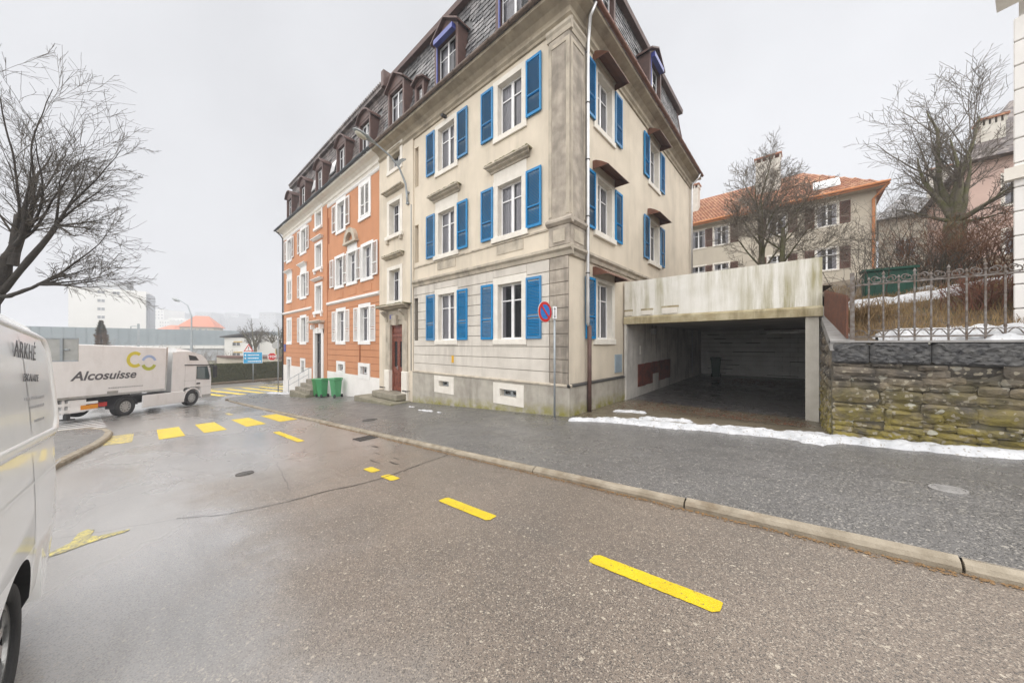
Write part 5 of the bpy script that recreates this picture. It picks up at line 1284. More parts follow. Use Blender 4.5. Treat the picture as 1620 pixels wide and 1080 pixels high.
text('fine_print', 'La force de', .12, 'text_soft', lor, (-.9, -1.28, 1.55), (R(90), 0, 0)) if False else None
b = MB(); x = -.9
while x < .75: w_ = rnd.uniform(.04, .09); b.box(x, x + w_, -1.279, -1.276, 1.52, 1.58); x += w_ + .02
tp('fine_print', b, 'text_soft'); tp('plate_holder', MB().box(-.95, -.45, -1.285, -1.276, 1.24, 1.4), 'sign_back')
tp('logo_ring', MB().ring((.33, -1.281, 3.0), 1, .27, .44, .004, 30, R(48), R(312)), 'logo_yellow')
tp('logo_arc', MB().ring((1.09, -1.281, 2.82), 1, .30, .44, .004, 20, R(20), R(160)), 'logo_blue'); tp('logo_arc', MB().ring((1.09, -1.281, 2.82), 1, .26, .44, .004, 20, R(200), R(340)), 'logo_green')
# tractor
tp('chassis', MB().box(-1.1, 4.9, -.45, .45, .55, .95), 'black_plastic')
tp('fifth_wheel', MB().cbox(-.5, .6, -.6, .6, .95, 1.15, .03), 'dark_metal')
for s in (-1, 1):
    wheel(lor, (0, s * .93, .5), s, .5, .32, 10, .58); wheel(lor, (4.05, s * .93, .5), s, .5, .3, 10, .58)
    tp('mudguard', MB().ring((0, -1.26 if s < 0 else .86, .5), 1, .56, .60, .4, 20, R(5), R(185)), 'black_plastic')
    tp('side_skirt', MB().cbox(.85, 3.45, -1.27 if s < 0 else 1.20, -1.20 if s < 0 else 1.27, .30, 1.0, .02), 'truck_white')
    tp('rear_lamp', MB().box(-1.1, -.75, -1.1 if s < 0 else .7, -.7 if s < 0 else 1.1, .65, .85), 'red_lens')
tp('amber_panel', MB().box(-2.0, -1.3, -1.262, -1.25, .62, .82), 'orange_reflector')
cabp = [(2.95, 1.0), (3.35, 1.0), (3.45, 1.2), (4.65, 1.2), (4.75, .42), (5.42, .42), (5.52, .62), (5.52, 1.7), (5.40, 2.45), (5.05, 3.02), (4.7, 3.3), (4.0, 3.5), (3.3, 3.52), (2.95, 3.5)]
b = MB(); b.rings([[(x - (.0 if i < 5 or i > 8 else .1), s * 1.24 * k, z) for i, (x, z) in enumerate(cabp)] for s, k in ((-1, 1), (-1, .96), (1, .96), (1, 1))][0:0] or [[(x, y, z) for x, z in cabp] for y in (-1.24, 1.24)])
cab = tp('cab', b, 'truck_white')
tp('windscreen', MB().hexa([(5.53, -1.1, 1.75), (5.53, 1.1, 1.75), (5.5, 1.1, 1.75), (5.5, -1.1, 1.75), (5.42, -1.1, 2.45), (5.42, 1.1, 2.45), (5.38, 1.1, 2.45), (5.38, -1.1, 2.45)]), 'cab_glass', cab)
tp('side_window', MB().rings([[(4.35, y, 1.75), (5.3, y, 1.68), (5.32, y, 1.85), (5.12, y, 2.5), (4.35, y, 2.5)] for y in (-1.25, -1.235)]), 'cab_glass', cab)
tp('window_frame', MB().rings([[(4.30, y, 1.70), (5.36, y, 1.62), (5.38, y, 1.85), (5.15, y, 2.56), (4.30, y, 2.56)] for y in (-1.245, -1.23)]), 'black_plastic', cab)
tp('sun_visor', MB().hexa([(3.4, -1.27, 2.62), (5.45, -1.27, 2.60), (5.45, -1.2, 2.60), (3.4, -1.2, 2.62), (3.4, -1.27, 2.68), (5.5, -1.27, 2.66), (5.5, -1.2, 2.66), (3.4, -1.2, 2.68)]).box(5.2, 5.75, -1.2, 1.2, 2.58, 2.66), 'black_plastic', cab)
tp('roof_fairing', MB().hexa([(3.0, -1.1, 3.5), (4.7, -1.05, 3.28), (4.7, 1.05, 3.28), (3.0, 1.1, 3.5), (3.0, -1.0, 3.72), (4.0, -.95, 3.62), (4.0, .95, 3.62), (3.0, 1.0, 3.72)]), 'truck_white', cab)
tp('roof_intake', MB().hexa([(3.75, -1.245, 2.95), (4.45, -1.245, 2.95), (4.45, -1.2, 2.95), (3.75, -1.2, 2.95), (3.65, -1.245, 3.3), (4.2, -1.245, 3.22), (4.2, -1.2, 3.22), (3.65, -1.2, 3.3)]), 'black_plastic', cab)
tp('side_deflector', MB().rings([[(2.55, y, 1.0), (2.95, y, 1.0), (2.95, y, 3.5), (2.55, y, 3.45)] for y in (-1.25, -1.21)]), 'truck_white', cab)
for z in (1.15, 1.62): tp('door_line', MB().box(3.4, 5.5, -1.2425, -1.235, z, z + .012), 'sign_back', cab)
for x in (3.45, 4.25): tp('door_line', MB().box(x, x + .012, -1.2425, -1.235, 1.2, 2.6), 'sign_back', cab)
tp('door_handle', MB().cbox(4.32, 4.6, -1.265, -1.235, 1.36, 1.46, .01), 'black_plastic', cab); tp('wheel_arch', MB().ring((4.05, -1.26, .5), 1, .58, .66, .14, 20, R(0), R(180)), 'truck_white', cab)
tp('mirror', MB().cbox(5.35, 5.6, -1.58, -1.42, 1.75, 2.6, .04).tube([(5.3, -1.24, 2.5), (5.45, -1.5, 2.5)], .03, 6), 'black_plastic', cab)
tp('gap_hose', MB().tube([(2.2, -.3, 1.6), (2.4, -.4, 1.2), (2.7, -.2, 1.5), (2.95, -.3, 1.7)], .03, 6), 'black_plastic')
tp('headlight', MB().cbox(5.45, 5.54, -1.15, -.75, .7, .95, .02), 'zinc', cab); tp('bumper_step', MB().box(4.8, 5.5, -1.26, -1.235, .45, .62), 'sign_back', cab)

# ------------------------------------------------------------------ wheelie bins
def wheelie(x, y, z, rz, label, m, tilt=0., lid_m=None, group=None):
    t = thing('wheelie_bin', label, 'bin', (x, y, z), (0, 0, rz), group)
    b = MB(); P = []
    for zz, w_, d0, d1 in ((.06, .20, -.20, .22), (.30, .215, -.235, .24), (.92, .265, -.32, .27), (.94, .285, -.34, .29), (1.0, .285, -.34, .29)):
        c = .04; P.append([(-w_ + c, d0, zz), (w_ - c, d0, zz), (w_, d0 + c, zz), (w_, d1 - c, zz), (w_ - c, d1, zz), (-w_ + c, d1, zz), (-w_, d1 - c, zz), (-w_, d0 + c, zz)])
    b.rings(P); link('body', b.mesh('body', m), t)
    b = MB(); P = []
    for zz, g in ((1.003, 0), (1.03, .0), (1.06, .04), (1.075, .12)): P.append([(-.3 + g, -.36 + g, zz), (.3 - g, -.36 + g, zz), (.3 - g, .30 - g * .4, zz + .02), (-.3 + g, .30 - g * .4, zz + .02)])
    b.rings(P); link('lid', b.mesh('lid', lid_m or m), t)
    t.scale = (.84, .9, 1.02)
    link('handle', MB().tube([(-.24, .29, .98), (-.24, .37, 1.0), (.24, .37, 1.0), (.24, .29, .98)], .016, 6).mesh('handle', lid_m or m), t)
    for s in (-1, 1): link('wheel', MB().cyl((.225 * s if s > 0 else -.275, .24, .10), 0, .10, .05, 18).mesh('wheel', 'tyre'), t)
    return t
wheelie(-22.0, 6.95, pave_z(-22.0, 6.95), R(-82), 'bright green wheelie bin beside the orange house steps, farthest down the street', 'bin_green2')
wheelie(-20.95, 6.85, pave_z(-20.95, 6.85), R(-75), 'mid green wheelie bin between two other bins', 'bin_green')
wheelie(-19.3, 7.0, pave_z(-19.3, 7.0), R(-80), 'pale green wheelie bin standing slightly apart from the other two', 'bin_light')
wheelie(-3.45, 20.2, drive_z(-3.45, 20.2), R(8), 'dark green wheelie bin at the back of the garage', 'bin_dark')
# ------------------------------------------------------------------ signs and lamps
def pole(t, x, y, z0, z1, r=.03, m='grey_metal'): return MB().tube([(x, y, z0), (x, y, z1)], r, 10).obj('pole', m, t, smooth=True)
px_, py_ = -4.92, 7.22
t = thing('no_parking_sign', 'round red and blue no-parking sign on a thin grey pole by the corner house', 'road sign', (px_, py_, pave_z(px_, py_)))
pole(t, px_, py_, pave_z(px_, py_) - .1, 1.02, .027)
# sign turned to face up the street, held left of the pole
d = Vector((-.86, -.50, 0)); fn_ = R(35)
def disc_sign(t, cx_, cy_, cz, rz, layers):
    for name, m, r0, r1, off in layers:
        b = MB()
        if r0: b.ring((0, -off, 0), 1, r0, r1, .004, 32)
        else: b.cyl((0, -off, 0), 1, r1, .004, 32)
        link(name, b.mesh(name, m), t, (cx_, cy_, cz), (0, 0, rz), None, True)
rz = R(86); c = (-4.93, 6.80, .84)
disc_sign(t, *c, rz, [('sign_back', 'sign_back', 0, .275, .0), ('sign_border', 'sign_white', 0, .27, .005), ('sign_ring', 'sign_red', .19, .262, .010), ('sign_face', 'sign_blue', 0, .187, .010)])
link('sign_bar', MB().box(-.2, .2, -.018, -.0145, -.026, .026).mesh('sign_bar', 'sign_red'), t, c, (0, R(45), rz), None, True)
link('arrow_plate', MB().cbox(-.06, .06, -.012, .0, -.16, .16, .004).mesh('arrow_plate', 'sign_white'), t, (-4.885, 7.17, .84), (0, 0, R(58)), None, True)
link('plate_arrow', MB().box(-.008, .008, -.017, -.013, -.10, .10).hexa([(-.03, -.017, .09), (.03, -.017, .09), (.03, -.013, .09), (-.03, -.013, .09), (-.002, -.017, .135), (.002, -.017, .135), (.002, -.013, .135), (-.002, -.013, .135)]).hexa([(-.002, -.017, -.135), (.002, -.017, -.135), (.002, -.013, -.135), (-.002, -.013, -.135), (-.03, -.017, -.09), (.03, -.017, -.09), (.03, -.013, -.09), (-.03, -.013, -.09)]).mesh('plate_arrow', 'text_grey'), t, (-4.885, 7.17, .84), (0, 0, R(58)), None, True)
MB().box(-4.95, -4.925, 6.9, 7.22, .76, .94).obj('bracket', 'grey_metal', t)
# stop sign at the orange house corner
sx_, sy_ = -32.3, 7.25; sz = pave_z(sx_, sy_)
t = thing('stop_sign', 'red octagonal stop sign on a grey pole at the orange house corner', 'road sign', (sx_, sy_, sz)); pole(t, sx_, sy_, sz - .1, .75, .04)
rz = R(62); c = (sx_ + .05 - .35 * math.cos(rz), sy_ - .08 - .35 * math.sin(rz), -.98)
def octa(r, off): return [(r * math.cos(R(22.5 + 45 * k)), r * math.sin(R(22.5 + 45 * k))) for k in range(8)]
link('sign_border', MB().prism(octa(.33, 0), 1, -.006, .006).mesh('sign_border', 'sign_white'), t, c, (0, 0, rz), None, True); link('sign_face', MB().prism(octa(.305, 0), 1, -.011, -.0065).mesh('sign_face', 'sign_red'), t, c, (0, 0, rz), None, True)
tx = text('sign_text', 'STOP', .26, 'sign_white', t, (0, 0, 0), (R(90), 0, rz), align='CENTER', bold=.008)
tx.location = Vector(c) - Vector(t.location) + Vector((.016 * math.sin(rz), -.016 * math.cos(rz), -.09))
disc_sign(t, sx_ - .25, sy_ - .1, .0 - .05, R(230), [('second_sign', 'sign_back', 0, .3, .0)])
# direction sign with warning triangle across the side road
sx_, sy_ = -45.5, 7.9; sz = road_z(sx_) + .1
t = thing('direction_sign', 'blue arrowed direction sign below a warning triangle before the hedge', 'road sign', (sx_, sy_, sz)); pole(t, sx_, sy_, sz, -.15, .05)
rz = R(68); q = Vector((math.cos(rz), math.sin(rz), 0)); nn = Vector((math.sin(rz), -math.cos(rz), 0)); c = Vector((sx_, sy_, -1.45)) + nn * .07
link('sign_panel', MB().cbox(-.85, .85, -.02, .02, -.62, .62, .01).mesh('sign_panel', 'sign_white'), t, c, (0, 0, rz), None, True); pl = link('sign_face', MB().box(-.82, .82, -.026, -.021, -.59, .59).mesh('sign_face', 'sign_cyan'), t, c, (0, 0, rz), None, True)
for k, (e, z) in enumerate(((-1, .30), (-1, -.05), (1, -.40))):
    b = MB(); x = -.45
    while x < .5: w_ = rnd.uniform(.05, .1); b.box(x, x + w_, -.031, -.0265, z - .06, z + .07); x += w_ + .03
    b.hexa([(e * .62, -.031, z - .13), (e * .66, -.031, z - .13), (e * .66, -.027, z - .13), (e * .62, -.027, z - .13), (e * .70, -.031, z), (e * .78, -.031, z), (e * .78, -.027, z), (e * .70, -.027, z)]) if False else b.rings([[(e * .60, y, z - .12), (e * .60, y, z + .12), (e * .78, y, z)] for y in (-.031, -.0265)])
    link('sign_line', b.mesh('sign_line', 'sign_white'), t, c, (0, 0, rz), None, True)
c2 = Vector((sx_, sy_, -.35)) + nn * .07 - q * .38
link('warning_border', MB().prism([(-.45, -.4), (.45, -.4), (0, .45)], 1, -.01, .01).mesh('warning_border', 'sign_red'), t, c2, (0, 0, rz), None, True); link('warning_face', MB().prism([(-.31, -.32), (.31, -.32), (0, .27)], 1, -.016, -.0105).mesh('warning_face', 'sign_white'), t, c2, (0, 0, rz), None, True)
link('warning_symbol', MB().box(-.035, .035, -.021, -.0165, -.12, .12).box(-.04, .04, -.021, -.0165, -.25, -.17).mesh('warning_symbol', 'text_grey'), t, c2, (0, 0, rz), None, True)
# backs of two road signs on a cross arm on the left pavement
c = atT(100, 553, 9.2)
t = thing('sign_frame', 'grey backs of two rectangular road signs on a cross arm beside the van', 'road sign', (-14.6, -1.95, road_z(-14.6)))
rz = R(41.7); q = Vector((math.cos(rz), math.sin(rz), 0))
for off, w_ in ((0, .60), (-.62, .56)):
    link('sign_plate', MB().cbox(-w_ / 2, w_ / 2, -.01, .01, -.33, .33, .004).mesh('sign_plate', 'sign_back'), t, c + q * off + Vector((.17, .0, 0)), (0, 0, R(70)), None, True)
    link('stiffener', MB().box(-.025, .025, -.04, -.012, -.33, .33).box(-w_ / 2, w_ / 2, -.022, -.011, .30, .33).box(-w_ / 2, w_ / 2, -.022, -.011, -.33, -.30).mesh('stiffener', 'grey_metal'), t, c + q * off + Vector((.17, .0, 0)), (0, 0, R(70)), None, True)
rr = R(70); qq = Vector((math.cos(rr), math.sin(rr), 0)); pp = c + q * -.95 + Vector((.17, 0, 0))
MB().tube([c + qq * .18 + Vector((.2, -.05, 0)), pp + Vector((.05, -.05, 0))], .022, 8).obj('cross_arm', 'grey_metal', t); pole(t, pp.x, pp.y, road_z(pp.x), .5, .04)
# curved street lamp on the stair bay
t = thing('street_lamp', 'curved grey street lamp arm fixed to the beige stair bay', 'street lamp', (-12.5, 7.4, 6.1))
P = [(-12.55, 7.40, 5.95), (-12.54, 7.37, 6.3), (-12.52, 7.30, 6.78), (-12.50, 7.0, 7.32), (-12.5, 6.61, 7.64), (-12.5, 6.08, 7.84), (-12.5, 5.85, 7.90)]
MB().tube(P, [.045, .045, .042, .04, .036, .034, .034], 10).obj('arm', 'grey_metal', t, smooth=True)
for z in (6.0, 6.45): MB().box(-12.62, -12.46, 7.36, 7.45, z - .03, z + .03).obj('bracket', 'grey_metal', t)
hd = MB(); rings = []; n = 14
for y, w_, h0, h1, zc in ((6.0, .05, .04, .04, 7.87), (5.85, .09, .07, .05, 7.90), (5.6, .155, .10, .06, 7.95), (5.35, .165, .09, .05, 8.0), (5.2, .11, .06, .03, 8.03), (5.12, .03, .02, .01, 8.04)):
    rings.append([(-12.5 + w_ * math.cos(2 * math.pi * k / n), y, zc + (h0 if math.sin(2 * math.pi * k / n) > 0 else h1) * math.sin(2 * math.pi * k / n)) for k in range(n)])
hd.rings(rings).obj('lamp_head', 'lamp_shell', t, smooth=True)
hd = MB(); rings = []
for y, w_, h0, zc in ((5.62, .03, .02, 7.90), (5.55, .11, .06, 7.895), (5.35, .13, .075, 7.945), (5.22, .07, .04, 7.995)): rings.append([(-12.5 + w_ * math.cos(2 * math.pi * k / n), y, zc - .02 + h0 * math.sin(2 * math.pi * k / n)) for k in range(n)])
hd.rings(rings).obj('lamp_lens', 'lamp_glass', t, smooth=True)
MB().rings([[(x, 6.75, 7.5), (x, 6.95, 7.62), (x, 7.12, 7.78), (x, 7.3, 7.84), (x, 7.3, 7.78), (x, 7.12, 7.62), (x, 6.98, 7.38)] for x in (-12.51, -12.49)]).obj('ornament', 'grey_metal', t)
# distant lamp post
c = atT(303, 600, 46); zb = -4.1
t = thing('lamp_post', 'tall grey lamp post with curved arm beyond the truck', 'street lamp', (c.x, c.y, zb))
top = atT(303, 500, 46); e = atT(272, 472, 46); mid = atT(297, 483, 46)
MB().tube([(c.x, c.y, zb), (c.x, c.y, top.z * .0 + .8)], [.16, .14], 8).tube([(c.x, c.y, .8), tuple(top), tuple(mid), tuple(atT(285, 475, 46)), tuple(e)], [.09, .08, .07, .06, .06], 8).obj('pole', 'grey_metal', t)
MB().tube([tuple(e + Vector((0, 0, .05))), tuple(atT(278, 474, 46)), tuple(atT(284, 477, 46))], [.05, .22, .06], 8).obj('lamp_head', 'lamp_shell', t)

# ------------------------------------------------------------------ trees
def grow(m, p, d, r, L, depth, rg, P):
    """one branch as a chain of tapering segments; spawns children along it"""
    seg = P['seg'][depth]; n = max(2, int(L / seg)); pts = [p.copy()]; rad = [r]; dirs = [d.copy()]
    r1 = r * P['taper'][depth]
    for i in range(n):
        j = P['wob'][depth]
        d = (d + Vector((rg.uniform(-j, j), rg.uniform(-j, j), rg.uniform(-j, j) + P['up'][depth]))).normalized()
        p = p + d * (L / n); pts.append(p.copy()); rad.append(lerp(r, r1, (i + 1) / n)); dirs.append(d.copy())
    m[min(depth, len(m) - 1)].tube(pts, [max(q, P.get('rmin', .0035)) for q in rad], P['sides'][depth], cap=False)
    if depth + 1 >= len(P['seg']): return
    k = P['kids'][depth]; st = P['start'][depth]
    for c in range(k):
        t = st + (1 - st) * (c + rg.random()) / k; i = min(int(t * n), n - 1)
        base = pts[i].lerp(pts[i + 1], t * n - i if t * n - i < 1 else 1); dd = dirs[i + 1]
        ax = dd.orthogonal().normalized(); ax.rotate(Matrix.Rotation(rg.random() * 6.283, 3, dd))
        a = R(rg.uniform(*P['ang'][depth])); nd = dd.copy(); nd.rotate(Matrix.Rotation(a, 3, ax))
        bias = P.get('bias')
        if bias: nd = (nd + bias * P['biask'][depth]).normalized()
        grow(m, base, nd, lerp(rad[i], rad[i + 1], .5) * P['rk'][depth] * rg.uniform(.7, 1), L * P['lk'][depth] * rg.uniform(.6, 1.15) * (1 - .35 * t), depth + 1, rg, P)
def tree(name, label, base, seed, trunk, limbs, P, bark='bark', twig='twig', group=None, knobs=False, struts=()):
    """trunk: list of points with radii; limbs: list of (point, direction, radius, length)"""
    t = thing(name, label, 'tree', base, group=group); rg = random.Random(seed); T, C = MB(), MB()
    pts = [Vector(base) + Vector(q[:3]) for q in trunk]
    nn = []; rr = []
    for (a, b_), (q0, q1) in zip(zip(pts, pts[1:]), zip(trunk, trunk[1:])):
        for k in range(4):
            f = k / 4; nn.append(a.lerp(b_, f) + Vector((rg.uniform(-.03, .03), rg.uniform(-.03, .03), 0)) * q0[3] * 3); rr.append(lerp(q0[3], q1[3], f) * rg.uniform(.92, 1.12))
    nn.append(pts[-1]); rr.append(trunk[-1][3]); T.tube(nn, rr, 10)
    for (a, e, r0, r1, sag) in struts:
        a, e = Vector(base) + Vector(a), Vector(base) + Vector(e); n_ = 7
        T.tube([a.lerp(e, k / n_) + Vector((rg.uniform(-.02, .02), rg.uniform(-.02, .02), -sag * 4 * (k / n_) * (1 - k / n_))) for k in range(n_ + 1)], [lerp(r0, r1, k / n_) * rg.uniform(.9, 1.12) for k in range(n_ + 1)], 8)
    for (q, d, r, L) in limbs:
        q = Vector(base) + Vector(q); grow([T, C, C, C, C], q, Vector(d).normalized(), r, L, 0, rg, P)
        if knobs:
            for k in range(3): a = Vector((rg.uniform(-1, 1), rg.uniform(-1, 1), rg.uniform(-.5, 1))).normalized(); T.tube([q, q + a * r * 1.3, q + a * r * 1.9], [r * 1.1, r * 1.0, r * .4], 7)
    T.obj('trunk', bark, t, smooth=True); C.obj('crown', twig, t)
    return t
PA = dict(seg=[.26, .2, .16, .14], taper=[.16, .2, .25, .4], wob=[.15, .13, .13, .15], up=[.05, .04, .03, .02], sides=[7, 4, 3, 3], kids=[13, 9, 5, 0], start=[.18, .12, .1, 0], ang=[(25, 60), (22, 55), (22, 55), (0, 1)], rk=[.5, .5, .6, 1], lk=[.7, .6, .55, 1])
def PP(**k): q = dict(PA); q.update(k); return q
# big pollarded tree behind the van; its long shoots lean towards the junction
B = atT(-34, 620, 7.6); B.z = road_z(B.x) + .1
lim = []
rg = random.Random(5)
rv = Vector((.7465, .6653, 0)); fv = Vector((-.6653, .7465, 0))
def rel(px, py, t): return atT(px, py, t) - B
heads = [(22, 385, 7.6), (50, 375, 7.4), (85, 360, 7.5), (18, 270, 7.8), (55, 455, 7.2), (4, 330, 7.9)]
tr_pts = [(0, 0, 0, .28), (0, 0, 1.0, .24), tuple(rel(-18, 480, 7.6)) + (.18,), tuple(rel(4, 430, 7.6)) + (.12,), tuple(rel(22, 390, 7.6)) + (.09,), tuple(rel(30, 340, 7.65)) + (.07,)]
tk = rel(-6, 470, 7.6)
lim = [(rel(20, 420, 7.6), rel(28, 250, 7.8) - rel(20, 420, 7.6), .09, 2.2), 
       (rel(24, 390, 7.6), rel(105, 330, 7.4) - rel(24, 390, 7.6), .06, 1.6), (rel(24, 390, 7.6), rel(50, 200, 7.7) - rel(24, 390, 7.6), .06, 2.6), (tk, Vector((-.5, -.6, 1)), .12, 2.4), (tk, Vector((.6, -.8, 1)), .12, 2.2)]
hd_ = rel(88, 357, 7.5)
for k in range(7):
    e = rel(rg.uniform(120, 205), rg.uniform(220, 420), 7.5 + rg.uniform(-.6, .6)); lim.append((hd_, e - hd_, .026, (e - hd_).length * rg.uniform(.75, 1.05)))
for k in range(8):
    s0 = rel(24 + rg.uniform(-8, 8), 385, 7.6); e = rel(rg.uniform(40, 200), rg.uniform(90, 300), 7.6 + rg.uniform(-.8, .8)); lim.append((s0, e - s0, .032, (e - s0).length * rg.uniform(.75, 1.0)))
for k in range(5):
    s0 = rel(60, 450, 7.2); e = rel(rg.uniform(130, 225), rg.uniform(380, 450), 7.2); lim.append((s0, e - s0, .028, (e - s0).length * rg.uniform(.7, 1.0)))
tree('street_tree', 'large bare pollarded tree on the left pavement behind the van', tuple(B), 11, tr_pts, lim, PP(kids=[8, 6, 4, 0], seg=[.16, .13, .11, .1], lk=[.6, .6, .6, 1], wob=[.10, .10, .11, .12], bias=Vector((.3, .3, .0)), biask=[.25, .3, .1, 0], up=[.025, .012, .0, -.01], rmin=.003, ang=[(18, 55), (18, 50), (18, 50), (0, 1)]), knobs=False, struts=[(tk, rel(88, 357, 7.5), .075, .045, .08), (tk, rel(60, 450, 7.2), .05, .03, .06)])
# bare tree in front of the cream house, and its shorter neighbour
B = atY(1203, 440, 15.5); B.z = 1.6
tree('garden_tree', 'slender bare tree with mossy twin trunk behind the garage parapet', tuple(B), 21, [(0, 0, 0, .14), (.05, 0, 1.4, .11), (.02, 0, 2.6, .075), (0, 0, 3.9, .045)],
     [((.03, 0, 1.1 + k * .25), (math.cos(k * 2.4), math.sin(k * 2.4) * .7, 1.1 + .1 * k), .04, 2.2 - k * .08) for k in range(9)] + [((0, 0, 3.8), (.1, 0, 1), .04, 1.7), ((0, 0, 3.4), (-.4, 0, 1), .04, 1.7), ((0, 0, 3.5), (.5, .1, 1), .035, 1.6)], PP(kids=[13, 8, 4, 0], rmin=.0045), 'bark_moss', 'twig_grey')
B = atY(1236, 435, 15.2); B.z = 1.6
tree('garden_tree', 'low spreading bare tree beside the chimney of the tiled house', tuple(B), 33, [(0, 0, 0, .11), (.02, 0, 1.3, .085), (.05, 0, 2.6, .05)],
     [((.03, 0, .8 + k * .24), (math.cos(k * 2.6), math.sin(k * 2.6) * .7, .45 + .08 * k), .033, 1.9 - k * .07) for k in range(9)], PP(kids=[13, 8, 4, 0], rmin=.0045, up=[.01, .02, .02, .02]), 'bark_moss', 'twig_grey')
# great old tree behind the railing
B = atY(1505, 400, 19.5); B.z = hill_z(B.x, B.y) - .1; Z0 = B.z
def rl2(px, py, dt=0): return atY(px, py, 19.5 + dt) - B
cr = rl2(1512, 352)
lim = []
for (px, py, r, dt) in [(1440, 250, .20, 0), (1482, 180, .20, .5), (1510, 170, .20, 1), (1545, 200, .18, -.6), (1580, 240, .20, 0), (1600, 300, .17, -1), (1590, 350, .12, -.5), (1425, 335, .12, 0), (1455, 290, .14, 1.2)]:
    e = rl2(px, py, dt); lim.append((cr, e - cr, r * .66, (e - cr).length * .98))
tree('old_tree', 'great bare tree with thick mossy limbs above the iron railing', tuple(B), 44, [(0, 0, 0, .32), tuple(cr * .5) + (.26,), tuple(cr) + (.29,)], lim,
     PP(seg=[.3, .22, .18, .15], kids=[10, 8, 5, 0], lk=[.7, .6, .55, 1], wob=[.15, .12, .12, .13], up=[.08, .07, .05, .03], rmin=.0055, start=[.3, .15, .1, 0]), 'bark_moss', 'twig_old', knobs=False)
# shrubs on the bank
def shrub(name, label, c, seed, n, h, sp, m, lean=.4):
    t = thing(name, label, 'shrub', tuple(c)); rg = random.Random(seed); b = MB()
    for k in range(n):
        o = Vector((rg.gauss(0, sp * .5), rg.gauss(0, sp * .35), 0)); d = Vector((rg.uniform(-lean, lean), rg.uniform(-lean, lean), 1)).normalized()
        grow([b], Vector(c) + o, d, .012, h * rg.uniform(.6, 1.1), 0, rg, dict(seg=[.16, .14, .1], taper=[.4, .3, .3], wob=[.2, .22, .2], up=[-.02, 0, 0], sides=[4, 3, 3], kids=[5, 3, 0], start=[.2, .2, 0], ang=[(20, 60), (20, 60), (0, 1)], rk=[.6, .6, 1], lk=[.5, .5, 1]))
    b.obj('stems', m, t); return t
def on_hill(px, y): c = atY(px, 500, y); c.z = hill_z(c.x, c.y) - .02 if c.x > .57 else 1.6; return c
shrub('russet_shrub', 'russet twiggy shrub in front of the great bare tree', on_hill(1500, 16.5), 3, 46, 1.9, 1.1, 'twig_red'); shrub('russet_shrub', 'reddish brown thicket between the great tree and the white building', on_hill(1568, 15), 4, 50, 1.8, .9, 'twig_red')
shrub('grey_shrub', 'tall grey tangle of bare stems right of the tiled house', on_hill(1405, 21), 5, 26, 4.2, 1.2, 'twig_grey', .3); shrub('grey_shrub', 'dense dark bare shrub behind the green shed', on_hill(1445, 17.5), 6, 34, 2.6, 1.2, 'twig', .4)
shrub('bramble', 'dark red brambles on the bank under the white building', on_hill(1560, 10.2), 7, 46, .75, .5, 'rust_fence', .5); shrub('bramble', 'straw coloured brambles on the bank beside the rusty fence', on_hill(1362, 9.9), 8, 40, .55, .3, 'dry_grass', .7)
shrub('grey_shrub', 'thin grey bush rising behind the rusty fence', on_hill(1352, 12.5), 9, 8, 1.9, .4, 'twig', .5); shrub('grey_shrub', 'bare hedge-like scrub between green shed and great tree', on_hill(1475, 14.5), 10, 36, 1.3, .9, 'twig', .5)
# green shed-like container
c = on_hill(1405, 13.6)
t = thing('storage_container', 'dark green metal storage container on the snowy bank', 'container', (c.x, c.y, c.z))
MB().cbox(c.x - .46, c.x + .46, c.y - .3, c.y + .5, c.z - .1, c.z + .72, .015).obj('body', 'container_green', t)
MB().hexa([(c.x - .51, c.y - .36, c.z + .72), (c.x + .50, c.y - .36, c.z + .70), (c.x + .50, c.y + .55, c.z + .78), (c.x - .51, c.y + .55, c.z + .80), (c.x - .51, c.y - .36, c.z + .78), (c.x + .50, c.y - .36, c.z + .76), (c.x + .50, c.y + .55, c.z + .84), (c.x - .51, c.y + .55, c.z + .86)]).obj('lid', 'container_green', t)
for x in (-.25, .05, .3): MB().box(c.x + x - .015, c.x + x + .015, c.y - .318, c.y - .3, c.z, c.z + .68).obj('rib', 'container_green', t)

# ------------------------------------------------------------------ houses behind
def pane_window(fc, s, z0, z1, w_, m='white_frame', shutters=None, sur='white_stone', d=.08):
    surround(fc, s, z0, z1, w_, m=sur, jw=.12, head=.12, sill=.12, proud=.02, depth=.12); window(fc, s, z0, z1, w_, d=d, curtain=.6, room=True, fm=m)
    if shutters:
        for e in (-1, 1): shutter(fc, s + e * (w_ / 2 + .12 + .29), z0, .56, z1 - z0, shutters, d=-.06)
HY = 34.
th = thing('tiled_house', 'cream house with orange tiled hip roof and brown shutters above the garage', 'house', (-2, HY + 4, 3))
ft = Face(th, (0, HY), 0); hx0, hx1 = -14, 3.55; ez = 11.0
wz = [(8.9, 10.5), (5.6, 7.2), (2.6, 4.2)]
wx = [1.35, -1.55, -5.4, -7.2, -9.9]
ft.mb('wall', wall_mesh(hx0, hx1, 0, ez, [(x - .55, x + .55, a, b_, .12) for x in wx for a, b_ in wz]), 'house_cream')
for x in wx:
    for a, b_ in wz: pane_window(ft, x, a, b_, 1.1, shutters='house_brown' if x > -6 else None)
ft.mb('side_wall', MB().box(hx1 - .01, hx1 + .3, -.002, 9, 0, ez), 'house_cream')
rp = [[(hx0 - .5, -.7, ez - .05), (hx1 + .8, -.7, ez - .05), (hx1 + .8, 10, ez - .05), (hx0 - .5, 10, ez - .05)], [(hx0 + 3, 4.7, ez + 4.2), (hx1 - 3.6, 4.7, ez + 4.2), (hx1 - 3.6, 4.9, ez + 4.2), (hx0 + 3, 4.9, ez + 4.2)]]
rf = ft.mb('roof', MB().rings(rp), 'tile_orange')
